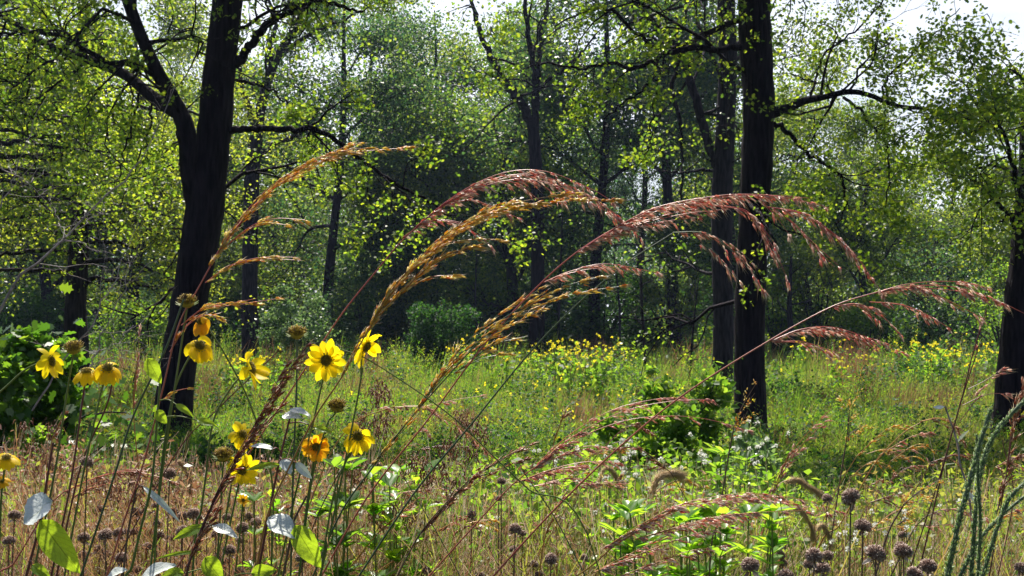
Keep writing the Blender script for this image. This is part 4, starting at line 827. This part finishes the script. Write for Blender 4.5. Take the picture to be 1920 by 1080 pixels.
sunflower('wilting sunflower drooping just right of the left oak', 374, 648, 38, (.5, -.7, .5), n=15, droop=.6, stem=[(288, 1085), (300, 900), (325, 740), (362, 655)], rj=.15)
sunflower('orange sunflower drooping upside down behind grass spikelets', 378, 602, 32, (-.2, -.6, .3), n=12, droop=.7, old=True, stem=[(508, 1085), (510, 900), (470, 760), (425, 670), (392, 618)], sm='stem', rj=.2, Y=1.5)
sunflower('narrow side-on sunflower nodding left on a bent pale stem', 96, 678, 36, (.95, -.12, .1), n=12, droop=.22, stem=[(-60, 780), (0, 735), (45, 695), (80, 678)], rj=.1)
sunflower('upward facing sunflower with drooping petals, left group', 162, 696, 36, (.1, -.35, .9), n=12, droop=.42, stem=[(95, 1085), (130, 920), (148, 800), (160, 712)], sm='stem_maroon')
sunflower('orange yellow sunflower with hanging petals beside the upward facing one', 202, 690, 36, (.25, -.7, .65), n=17, droop=.55, stem=[(120, 1085), (150, 920), (175, 800), (195, 712)], rj=.12)
sunflower('half hidden sunflower behind the thick rust spike', 455, 815, 32, (.5, -.5, .4), n=12, droop=.22, stem=[(400, 1085), (425, 960), (445, 840)], Y=1.5)
sunflower('open sunflower lower down, facing the camera with a dark centre', 454, 882, 34, (.15, -1, .15), n=14, stem=[(410, 1085), (430, 990), (448, 905)], rj=.1)
sunflower('ragged orange yellow sunflower with crowded petals', 592, 838, 30, (.35, -.9, .2), n=20, old=True, droop=.08, stem=[(560, 1085), (575, 950), (588, 865)], rj=.2)
sunflower('sunflower with two petals hanging down, right end of the group', 671, 818, 36, (.1, -.9, .25), n=12, droop=.24, stem=[(600, 1085), (625, 930), (655, 850)], rj=.1)
sunflower('sunflower cut by the left edge, facing upward', 12, 858, 30, (.2, -.4, .85), n=13, droop=.3, stem=[(-10, 1085), (0, 960), (8, 880)])
sunflower('small yellow bloom among the dry stalks below the others', 456, 938, 13, (.5, -.6, .4), n=10, stem=[(440, 1085), (450, 1000), (455, 950)], Y=1.6, old=True)
sunflower('small yellow bloom low at the left edge', 4, 902, 16, (.2, -.6, .5), n=10, droop=.2, stem=[(-5, 1085), (0, 1000), (3, 915)], old=True)
for px, py, st, sm, lab in [(138, 655, [(60, 1085), (100, 900), (122, 760), (136, 672)], 'stem', 'spent brown sunflower head above the left group'), (351, 568, [(280, 1085), (305, 880), (335, 680), (349, 585)], 'stem', 'spent sunflower head highest, against the left oak trunk'),
                            (557, 627, [(545, 1085), (550, 880), (556, 730), (557, 645)], 'stem_dark', 'spent sunflower head left of the large open one'), (632, 764, [(560, 1085), (585, 900), (612, 800), (626, 778)], 'stem', 'spent sunflower head below the large open one'),
                            (420, 856, [(405, 1085), (412, 980), (418, 875)], 'stem', 'spent sunflower head behind the rust spike')]:
    sunflower(lab, px, py, 20, (.05, -.45, .9), stem=st, sm=sm, spent=True)

# leafy stems that carry the broad leaves
def leafy_stem(label, pts, Y, leafs, sm='stem_maroon', r0=.0022, cat='leafy stem', name='broad_leaved_plant'):
    root = thing(name, base_of(pts, Y), label, cat, 'leafy stems in the left foreground'); g = Geo(); pp = stem_px(g, pts, Y, r0, r0 * .6, 7)
    for (bx, by, tx_, ty, wpx, mat, nr) in leafs:
        b = P(bx, by, Y - .01); k = np.argmin(np.linalg.norm(pp - b, axis=1)); q, rr_ = smooth_path([pp[k], (pp[k] + b) / 2 + np.array([0, 0, .004]), b], [.001, .0008, .0007], 6); tube(g, q, rr_, 5)
    g.build('stem', M[sm], root)
    for (bx, by, tx_, ty, wpx, mat, nr) in leafs: big_leaf(root, 'leaf', P(bx, by, Y - .01), P(tx_, ty, Y - .015), wpx / F * Y, mat, nr)
    return root
B, W_ = 'bigleaf', 'pale_sunlit_leaf'
leafy_stem('maroon stem with a big lime leaf and one painted sunlit white at far left', [(48, 1085), (75, 980), (88, 900), (100, 830)], 1.35, [(78, 975, 152, 1075, 58, B, FRL), (100, 940, 48, 985, 99, W_, PAL), (60, 1060, 95, 1085, 22, B, UPL)])
leafy_stem('slim stem with two small lime leaves beside the left oak', [(262, 1000), (285, 900), (295, 780), (300, 720)], 1.4, [(277, 672, 303, 720, 30, B, FRL), (293, 770, 314, 795, 22, B, FRL), (330, 758, 362, 782, 14, B, UPL), (370, 788, 408, 800, 16, B, UPL)], 'stem')
leafy_stem('maroon stem with leaves painted sunlit white under the open sunflower', [(482, 1085), (505, 960), (525, 860), (548, 765)], 1.4, [(530, 780, 566, 786, 32, W_, PAL), (543, 768, 583, 782, 20, W_, PAL), (512, 842, 468, 838, 18, W_, PAL), (525, 872, 462, 882, 15, B, UPL), (528, 862, 545, 890, 25, W_, PAL), (555, 868, 585, 898, 18, W_, FRL), (590, 802, 624, 812, 14, B, UPL)])
leafy_stem('branching brown stem with a leaf painted sunlit white and a big lime leaf', [(530, 1085), (545, 1010), (552, 975), (575, 930)], 1.36, [(502, 972, 556, 1012, 54, W_, PAL), (553, 985, 602, 1065, 48, B, FRL)], 'stem_brown')
leafy_stem('short stem with narrow pale leaves left of the thick rust spike', [(350, 1085), (360, 1030), (375, 985)], 1.4, [(398, 986, 445, 1010, 27, W_, PAL), (385, 988, 325, 1012, 24, B, UPL), (378, 1035, 292, 1048, 9, B, UPL)], 'stem')
leafy_stem('low stem with curled grey green leaf at the bottom left', [(230, 1085), (240, 1000), (255, 920)], 1.45, [(268, 912, 338, 980, 13, W_, (.3, -.9, .5)), (262, 1090, 332, 1062, 46, W_, PAL), (200, 1085, 240, 1070, 32, W_, PAL)], 'stem_brown')
leafy_stem('bottom leaves in lime left of the branching stem', [(425, 1100), (420, 1085), (418, 1070)], 1.35, [(385, 1045, 418, 1090, 40, B, FRL), (472, 1075, 520, 1068, 30, B, FRL), (345, 1075, 300, 1085, 30, B, UPL)], 'stem')
def leafy_plant(label, px, Y, top, bot, wpx, nst, nl, ls, mat, group='leafy green plants low in the foreground', wid=1.0):
    c = P(px, top, Y); root = thing('leafy_plant', (c[0], Y, float(gz(c[0], Y))), label, 'leafy plant', group); g, gl = Geo(), Geo()
    for k in range(nst):
        t = P(px + rng.uniform(-.5, .5) * wpx, top + rng.exponential(25), Y + rng.normal(0, .07)); b = np.array([c[0] + (t[0] - c[0]) * .35, Y + (t[1] - Y) * .3, gz(c[0], Y) - .02])
        pp, rr_ = smooth_path([b, (b + t) / 2 + rng.normal(0, .02, 3), t], [.0028, .0022, .0012], 22); tube(g, pp, rr_, 5)
        lo = P(px, bot, Y)[2]; ok = [i for i in range(len(pp)) if pp[i][2] > lo] or [19, 20, 21]
        for _ in range(nl):
            i = ok[int(rng.integers(0, len(ok)))]; a = rng.uniform(0, 2 * PI); ax = norm(np.array([math.cos(a), math.sin(a), rng.uniform(.2, .9)])); n_ = norm(np.cross(ax, [-math.sin(a), math.cos(a), 0]))
            leaves(gl, [pp[i]], ls * rng.uniform(.6, 1.2), T_FOLD, ax[None], n_[None], wid=wid)
    g.build('stems', M['stem'], root); gl.build('foliage', M[mat], root)
leafy_plant('lime green leafy plant at the bottom under the wide rust plume', 1300, 1.75, 955, 1200, 330, 22, 34, .034, 'lime', wid=.8)
leafy_plant('lime leafy plant left of the first one at the bottom', 1150, 2.1, 1000, 1200, 140, 8, 28, .032, 'lime', wid=.8)
leafy_plant('bright leafy plant low in the middle below the tan seed clusters', 745, 1.9, 885, 1200, 130, 9, 30, .038, 'lime', wid=.8)
leafy_plant('leafy plant right of the lowest sunflowers', 640, 1.75, 860, 1200, 90, 6, 26, .036, 'shrub', wid=.8)
leafy_plant('slender leaved plant before the right oak foot', 1400, 2.6, 850, 1100, 150, 9, 34, .042, 'shrub', wid=.5)
leafy_plant('upright lime shoots between the seed heads at left', 530, 1.9, 930, 1200, 180, 8, 22, .03, 'lime', wid=.7)

# ------------------------------------------------------------------ round grey seed heads
def head_mesh(seed):
    global rng
    keep = rng; rng = np.random.default_rng(seed); g = Geo(); r = .0088; n = 260; k = np.arange(n) + .5
    z = 1 - 1.72 * k / n; th = k * 2.39996; rxy = np.sqrt(np.maximum(0, 1 - z * z)); d = np.stack([rxy * np.cos(th), rxy * np.sin(th), z * .82], -1)
    d = d * (1 + .05 * np.sin(th * 1.3)[:, None]); spikelets(g, d * r * .78, norm(d + rng.normal(0, .1, d.shape)), r * .42 * rng.uniform(.8, 1.25, n), r * .13)
    tube(g, np.array([[0, 0, -r * .75], [0, 0, -r * .5], [0, 0, 0], [0, 0, r * .45], [0, 0, r * .68]]), [r * .2, r * .65, r * .85, r * .65, r * .05], 12)
    for _ in range(int(rng.integers(3, 7))):
        a = rng.uniform(0, 6.28); ax = norm(np.array([math.cos(a), math.sin(a), rng.uniform(-1.1, -.1)])); leaves(g, [np.array([0, 0, -r * .55]) + ax * r * .2], r * rng.uniform(.9, 1.6), T_FOLD, ax[None], norm(np.cross(ax, rng.normal(0, 1, 3)))[None], wid=.6)
    o = g.build('seed_head', M['head']); rng = keep; me = o.data; bpy.data.objects.remove(o); return me
HM = [head_mesh(60 + k) for k in range(4)]
left = [(163, 866, 12), (318, 888, 11), (27, 966, 11), (17, 1014, 11), (110, 1000, 8), (73, 997, 8), (157, 1008, 11), (197, 1002, 12), (186, 1030, 9), (222, 999, 10), (238, 996, 7), (251, 997, 7), (187, 955, 8), (256, 960, 9), (294, 981, 7), (290, 948, 6), (325, 960, 9),
        (342, 968, 10), (362, 963, 11), (370, 970, 9), (342, 996, 11), (200, 1040, 8), (228, 1047, 11), (258, 1070, 9), (69, 1077, 9), (156, 1040, 7), (300, 1004, 8), (318, 1010, 7), (405, 1002, 9), (425, 970, 8), (454, 990, 11), (480, 979, 10), (494, 1000, 7), (450, 1013, 8),
        (430, 1032, 12), (410, 1044, 9), (423, 1053, 8), (448, 1072, 10), (515, 1068, 8), (567, 1046, 12), (592, 965, 8), (467, 968, 8), (505, 985, 6), (388, 985, 7), (470, 1052, 7), (540, 950, 6), (128, 1028, 7), (275, 1025, 8)]
mid = [(940, 902, 8), (966, 992, 11), (1000, 1058, 9), (1010, 1078, 8), (885, 965, 8), (935, 935, 6), (963, 1030, 8), (1033, 1048, 11), (1095, 1045, 7), (800, 1070, 9), (900, 1080, 9), (980, 1000, 7)]
right = [(1551, 934, 9), (1595, 932, 16), (1618, 986, 15), (1692, 1003, 8), (1642, 1038, 17), (1688, 1024, 10), (1694, 1034, 16), (1740, 1062, 15), (1716, 1078, 16), (1464, 1020, 9), (1464, 1040, 9), (1468, 1056, 8), (1407, 1060, 16), (1526, 1042, 15), (1518, 1058, 11), (1541, 1066, 14), (1474, 1080, 14), (1552, 1042, 10), (1916, 1066, 13), (1300, 1046, 8)]
ndx = 0
for patch, lst, desc in (('lower left', left, 'round grey brown seed head'), ('bottom middle', mid, 'small round brown seed head'), ('lower right', right, 'round purplish grey seed head')):
    lst = sorted(lst)
    for n, (px, py, r_) in enumerate(lst):
        Y = .0088 * F / r_ * .98; Y = min(max(Y, 1.15), 1.9); c = P(px, py, Y); lean = rng.normal(0, .02, 2)
        b = np.array([c[0] + lean[0], Y + lean[1], 0]); b[2] = float(gz(b[0], b[1])) 
        root = thing('seed_head_stalk', b, '%s in the %s patch, %s from the left' % (desc, patch, ordinal(n + 1)), 'seed head', 'round seed heads in the %s patch' % patch)
        g = Geo(); pp, rr_ = smooth_path([b - [0, 0, .02], (b + c) / 2 + [lean[0] * .3, 0, 0], c - [0, 0, .006]], [.0013, .0011, .0009], 14); tube(g, pp, rr_, 5); g.build('stem', M['stem_brown'], root)
        h = bpy.data.objects.new('seed_head', HM[ndx % 4]); C.objects.link(h); h.parent = root; h.location = Vector(c - b); s_ = r_ / F * Y / .0088 * .93; h.scale = (s_, s_, s_ * rng.uniform(.85, 1.05)); h.rotation_euler = (rng.normal(0, .25), rng.normal(0, .25), rng.uniform(0, 6.28)); ndx += 1

# ------------------------------------------------------------------ small white flowers
def white_sprig(px, py, Y, nb, label):
    c = P(px, py, Y); b = (c[0], Y, float(gz(c[0], Y))); root = thing('white_wildflower', b, label, 'wildflower', 'small white wildflowers'); g = Geo(); c0 = np.array(b)
    fork = c * .8 + c0 * .2; pp, rr_ = smooth_path([c0 - [0, 0, .02], (c0 + fork) / 2 + rng.normal(0, .01, 3), fork], [.0012, .001, .0008], 10); tube(g, pp, rr_, 4); gb = Geo()
    for k in range(nb):
        q = c + (rng.normal(0, .02, 3) if k else 0); tube(g, np.array([fork, (fork + q) / 2 + [0, 0, .005], q]), .0005, 3); d = norm(rng.normal(0, 1, (22, 3)) + np.array([0, 0, .5]))
        leaves(gb, q + d * .0018, .0042 * (Y / 2) ** .5, T_RHOMB, d, None)
    g.build('stem', M['stem'], root); gb.build('blossom', M['white'], root)
wl = [(rng.uniform(1000, 1330), rng.uniform(835, 1000)) for _ in range(64)] + [(rng.uniform(1370, 1480), rng.uniform(810, 890)) for _ in range(10)] + \
     [(1653, 963), (1600, 975), (1640, 985), (1712, 992), (1660, 1000), (1605, 1000), (1590, 1030), (1572, 1002), (1672, 1056), (1700, 990), (1485, 1012), (1508, 1020), (1722, 1005), (1560, 1015)] + [(rng.uniform(880, 1000), rng.uniform(960, 1070)) for _ in range(10)]
for n, (px, py) in enumerate(sorted(wl)):
    white_sprig(px, py, rng.uniform(2.0, 3.2) if px < 1550 else rng.uniform(1.6, 2.2), int(rng.integers(1, 4)), 'sprig of tiny white blossoms %s, %s white sprig from the left' % ('in the middle foreground' if px < 1350 else 'in the right foreground', ordinal(n + 1)))

# ------------------------------------------------------------------ grey green braided spikes at the right
for n, (pts, r_, Y, lab) in enumerate([([(1775, 1090), (1795, 990), (1815, 915), (1835, 840), (1858, 768)], 7.5, 1.25, 'thick grey green spike, tallest of the right hand ones'), ([(1820, 1090), (1832, 930), (1845, 860), (1872, 805), (1935, 735)], 6.5, 1.3, 'grey green spike bending toward the right edge'),
        ([(1833, 1090), (1838, 990), (1834, 900), (1832, 815)], 5, 1.28, 'thin vertical grey green spike behind the tallest'), ([(1840, 1090), (1868, 995), (1895, 932), (1935, 895)], 6, 1.22, 'lower grey green spike curving right out of view'),
        ([(1795, 1090), (1835, 1015), (1880, 965), (1940, 915)], 5, 1.35, 'slimmer grey green spike lying behind the lower one'), ([(1778, 1090), (1782, 1050), (1788, 1020)], 6, 1.25, 'short grey green spike at the bottom right')]):
    root = thing('braided_spike', base_of(pts, Y), lab, 'plant spike', 'grey green braided spikes at the right'); g = Geo(); pp = stem_px(g, pts, Y, r_ / F * Y * .7, r_ / F * Y * .5, 7); g.build('stem', M['stem_dark'], root)
    g = Geo(); p = px_path(pts, Y); q, _ = smooth_path(p, np.ones(len(p)), 80); Lq = np.linalg.norm(q[-1] - q[0]); m = int(Lq * 2900); u = np.linspace(0, .999, m) * 79; i = np.minimum(u.astype(int), 78); c = q[i] + (q[i + 1] - q[i]) * (u - i)[:, None]
    tg = norm(q[i + 1] - q[i]); a = norm(np.cross(tg, [0, 1, 0])); b = np.cross(tg, a); th = rng.uniform(0, 6.283, m); o = a * np.cos(th)[:, None] + b * np.sin(th)[:, None]; rr_ = .78 * r_ / F * Y * (1 - .35 * u / 79) * rng.uniform(.5, 1.4, m)
    spikelets(g, c + o * (rr_ * .55)[:, None], norm(tg + o * rng.uniform(.3, 1.1, (m, 1))), rr_ * 1.3, rr_ * .3); hairs(g, c + o * rr_[:, None] * .8, tg + o, .0022, .0003); g.build('spikelets', M['knit'], root)

# foxtail grasses
for n, (pts, br, Y, lab) in enumerate([([(1195, 1085), (1215, 960), (1232, 900), (1262, 888), (1278, 892)], 16, 2.0, 'large shaggy foxtail drooping in front of the green shrub'), ([(1420, 1000), (1455, 915), (1490, 900), (1520, 915), (1545, 932)], 11, 2.0, 'foxtail arching left of the tall seed head'),
        ([(1440, 1040), (1470, 960), (1500, 955), (1520, 985), (1525, 1010)], 9, 1.9, 'foxtail hanging down beneath the arching one'), ([(235, 1085), (280, 930), (330, 868), (352, 890), (358, 925)], 9, 2.1, 'foxtail bending down left of the rust spike'),
        ([(1085, 1085), (1110, 960), (1130, 885), (1150, 885), (1158, 910)], 8, 2.1, 'small foxtail above the white flowers'), ([(1500, 1085), (1525, 1010), (1540, 985), (1552, 1000), (1560, 1025)], 8, 1.9, 'short foxtail among the right seed heads'), ([(50, 1085), (98, 960), (99, 900), (97, 850)], 8, 2.2, 'upright foxtail at the far left')]):
    root = thing('foxtail_stalk', base_of(pts, Y), lab, 'foxtail', 'foxtails in the foreground'); g = Geo(); pp = stem_px(g, pts, Y, .0011, .0007, 5); g.build('stem', M['awn'], root)
    p = px_path(pts[-4:] if len(pts) > 4 else pts[-3:], Y); q, _ = smooth_path(p, np.ones(len(p)), 50); m = 900; u = rng.uniform(8, 48.9, m); i = u.astype(int); c = q[i] + (q[i + 1] - q[i]) * (u - i)[:, None]; tg = norm(q[i + 1] - q[i]); o = norm(rng.normal(0, 1, (m, 3)))
    g = Geo(); R_ = br / F * Y; spikelets(g, c + o * R_ * .2, norm(tg + o * .5), R_ * .35, R_ * .06); hairs(g, c + o * R_ * .3, norm(tg + o * .6), R_ * 1.5 * rng.uniform(.5, 1.2, m), .00022); g.build('bristle_head', M['foxtail'], root)

# brown curled seed clusters
def curl_cluster(px0, py0, Y, npan, wpx, hpx, label, mat='dry_rust', stemx=None):
    c = P(px0, py0, Y); b = (c[0] - .25, Y + .1, float(gz(c[0], Y))); root = thing('dried_seed_plant', b, label, 'dried plant', 'plants with brown curled seed clusters'); g, gs = Geo(), Geo(); b = np.array(b)
    for k in range(npan):
        gs = Geo(); t = P(px0 + rng.uniform(-.5, .5) * wpx, py0 + rng.uniform(-.5, .5) * hpx, Y + rng.normal(0, .03)); mid = np.array([b[0] * .5 + t[0] * .5 + rng.normal(0, .04), Y, (b[2] + t[2]) * .55]); pp, rr_ = smooth_path([b, mid, t * .9 + mid * .1 + [0, 0, .02], t], [.0008, .0006, .0005, .0003], 16); tube(g, pp, rr_, 4)
        m = 30; q = np.repeat(pp[-5:], m // 4, 0)[:m]; q = q + rng.normal(0, .008, q.shape)
        for w0 in q:
            a = rng.uniform(0, 6.28); d = np.array([math.cos(a), math.sin(a), .6]); tt = np.linspace(0, 1, 4)[:, None]; arc = w0 + norm(d) * tt * .007 + np.array([0, 0, -1]) * tt ** 2 * .012; tube(gs, arc, [.0004, .001, .0011, .0005], 4)
        gs.build('seed_cluster', M[mat], root)
    g.build('stems', M['awn'], root)
curl_cluster(735, 755, 1.9, 7, 120, 110, 'brown curled seed clusters right of the large sunflower')
curl_cluster(800, 870, 1.8, 8, 140, 110, 'dense brown curled seed clusters in the middle'); curl_cluster(750, 960, 1.9, 5, 140, 90, 'low brown curled seed clusters at the bottom middle')
curl_cluster(895, 825, 2.0, 7, 70, 70, 'small group of curled seeds below the golden plume'); curl_cluster(40, 825, 2.1, 10, 170, 120, 'rusty seed tangle at the left edge')
curl_cluster(690, 860, 1.9, 4, 70, 90, 'brown curled seeds just right of the last sunflower'); curl_cluster(250, 925, 1.9, 9, 200, 70, 'rusty seed tangle above the left seed heads')
curl_cluster(880, 700, 2.2, 4, 60, 40, 'sparse curled seed tips high in the middle') if False else None

# plain dark and maroon stems standing in the foreground
for n, (pts, sm, r_, Y, lab) in enumerate([([(105, 1085), (150, 880), (200, 760), (215, 690)], 'stem_maroon', .0016, 1.5, 'plain maroon stem among the left sunflowers'), ([(150, 1085), (215, 890), (250, 780), (310, 655), (345, 560)], 'stem_dark', .0017, 1.4, 'dark green stem crossing in front of the left oak'),
        ([(200, 1085), (330, 850), (405, 770), (520, 660)], 'stem_maroon', .0012, 1.6, 'thin maroon stem slanting right under the spent head'), ([(560, 1085), (590, 980), (640, 880), (700, 790)], 'stem_brown', .0012, 1.6, 'thin brown stem right of the ragged sunflower'),
        ([(865, 1085), (820, 1000), (760, 900)], 'stem_dark', .001, 1.7, 'thin dark stem slanting left in the lower middle'), ([(1100, 1085), (1040, 970), (985, 890)], 'stem_dark', .0012, 1.6, 'thin dark stem slanting left, lower right of centre'),
        ([(930, 860), (840, 775), (700, 680), (640, 655)], 'stem', .0012, 1.45, 'pale green stem slanting down across the middle stems'), ([(1300, 690), (1240, 620), (1172, 540)], 'stem', .0006, 1.5, 'fine pale thread slanting below the drooping plume'),
        ([(1700, 1085), (1760, 900), (1800, 760), (1835, 650)], 'stem_maroon', .0012, 1.7, 'dark slender stem left of the braided spikes'), ([(1870, 1085), (1900, 930), (1880, 830)], 'stem_maroon', .001, 1.7, 'dark stem behind the braided spikes')]):
    root = thing('bare_stalk', base_of(pts, Y), lab, 'stem', 'plain stems standing in the foreground'); g = Geo()
    stem_px(g, pts, Y, r_, r_ * .7, 6); g.build('stalk', M[sm], root)
    g = Geo(); p = px_path(pts[-2:], Y); c = p[1] + rng.normal(0, .002, (5, 3)); leaves(g, c, .008, T_LANCE, norm(norm(p[1] - p[0]) + rng.normal(0, .4, (5, 3)))); g.build('tip_bud', M['stem_brown'], root)
# pale twisted dead stem
pts = [(1825, 1000), (1815, 920), (1800, 870), (1795, 830), (1772, 762)]; root = thing('withered_plant', base_of(pts, 1.9), 'pale grey twisted dead stem in the right meadow', 'dead stem'); g = Geo(); stem_px(g, pts, 1.9, .0022, .0015, 6)
g.build('stalk', M['twig'], root); g = Geo(); c = px_path(pts[1:], 1.9); [(lambda q: (leaves(q, [w0], .03, T_LANCE, up=.2), q.build('withered_leaf', M['pale_sunlit_leaf'], root)))(Geo()) for w0 in c]
# bare branching shrub at the left
root = thing('bare_shrub', tuple(P(-60, 800, 4.0) * [1, 1, 0]), 'bare grey branching shrub reaching in at the left edge', 'bare shrub'); g = Geo(); sp = []
for pts, wd in [([(-60, 700), (10, 560), (80, 480), (140, 430), (230, 340), (270, 290), (315, 200), (328, 150)], [14, 9, 7, 6, 5, 4, 3, 2]), ([(100, 460), (150, 430), (190, 395), (195, 380)], [4, 3, 3, 2]), ([(125, 445), (105, 400), (90, 365)], [3, 2, 2]), ([(-40, 300), (15, 320), (45, 350), (62, 330)], [5, 4, 3, 2]), ([(-60, 420), (10, 370), (40, 290), (90, 180)], [5, 4, 3, 2]),
                ([(150, 770), (165, 700), (180, 655), (225, 560), (260, 460)], [5, 5, 4, 3, 2]), ([(175, 660), (215, 650), (250, 610)], [4, 3, 2]), ([(60, 770), (130, 660), (190, 575), (225, 500), (262, 400)], [6, 5, 4, 3, 2])]:
    p = px_path([(a, b_, .05 * k) for k, (a, b_) in enumerate(pts)], 4.0); pp, rr_ = smooth_path(p, np.array(wd) * .6 / F * 4 / 2, 20); pp[2:-1] += rng.normal(0, .006, (17, 3)); tube(g, pp, rr_, 5)
    for _ in range(6):
        i = int(rng.integers(5, 18)); twig(g, pp[i], norm(pp[i + 1] - pp[i]) + norm(rng.normal(0, 1, 3)) * .8, rng.uniform(.12, .3), rr_[i] * .5, 1, sp, 3, .3)
g.build('branches', M['twig'], root)

# ------------------------------------------------------------------ the air over the meadow
hz = Geo(); a, b, c0, c1, z0, z1 = -150., 150., -45., 125., -1.2, 26.
hz.add([[a, c0, z0], [b, c0, z0], [b, c1, z0], [a, c1, z0], [a, c0, z1], [b, c0, z1], [b, c1, z1], [a, c1, z1]], [[0, 3, 2, 1], [4, 5, 6, 7], [0, 1, 5, 4], [1, 2, 6, 5], [2, 3, 7, 6], [3, 0, 4, 7]])
hm = bpy.data.materials.new('haze'); hm.use_nodes = True; nt = hm.node_tree; nt.nodes.clear(); ho = nt.nodes.new('ShaderNodeOutputMaterial'); hv = nt.nodes.new('ShaderNodeVolumePrincipled')
hv.inputs['Color'].default_value = (.52, .66, 1, 1); hv.inputs['Density'].default_value = .0004; hv.inputs['Anisotropy'].default_value = .3; nt.links.new(hv.outputs[0], ho.inputs['Volume'])
tag(hz.build('haze', hm, smooth=False), 'thin bluish air between the near grasses and the woods', 'haze', kind='stuff')
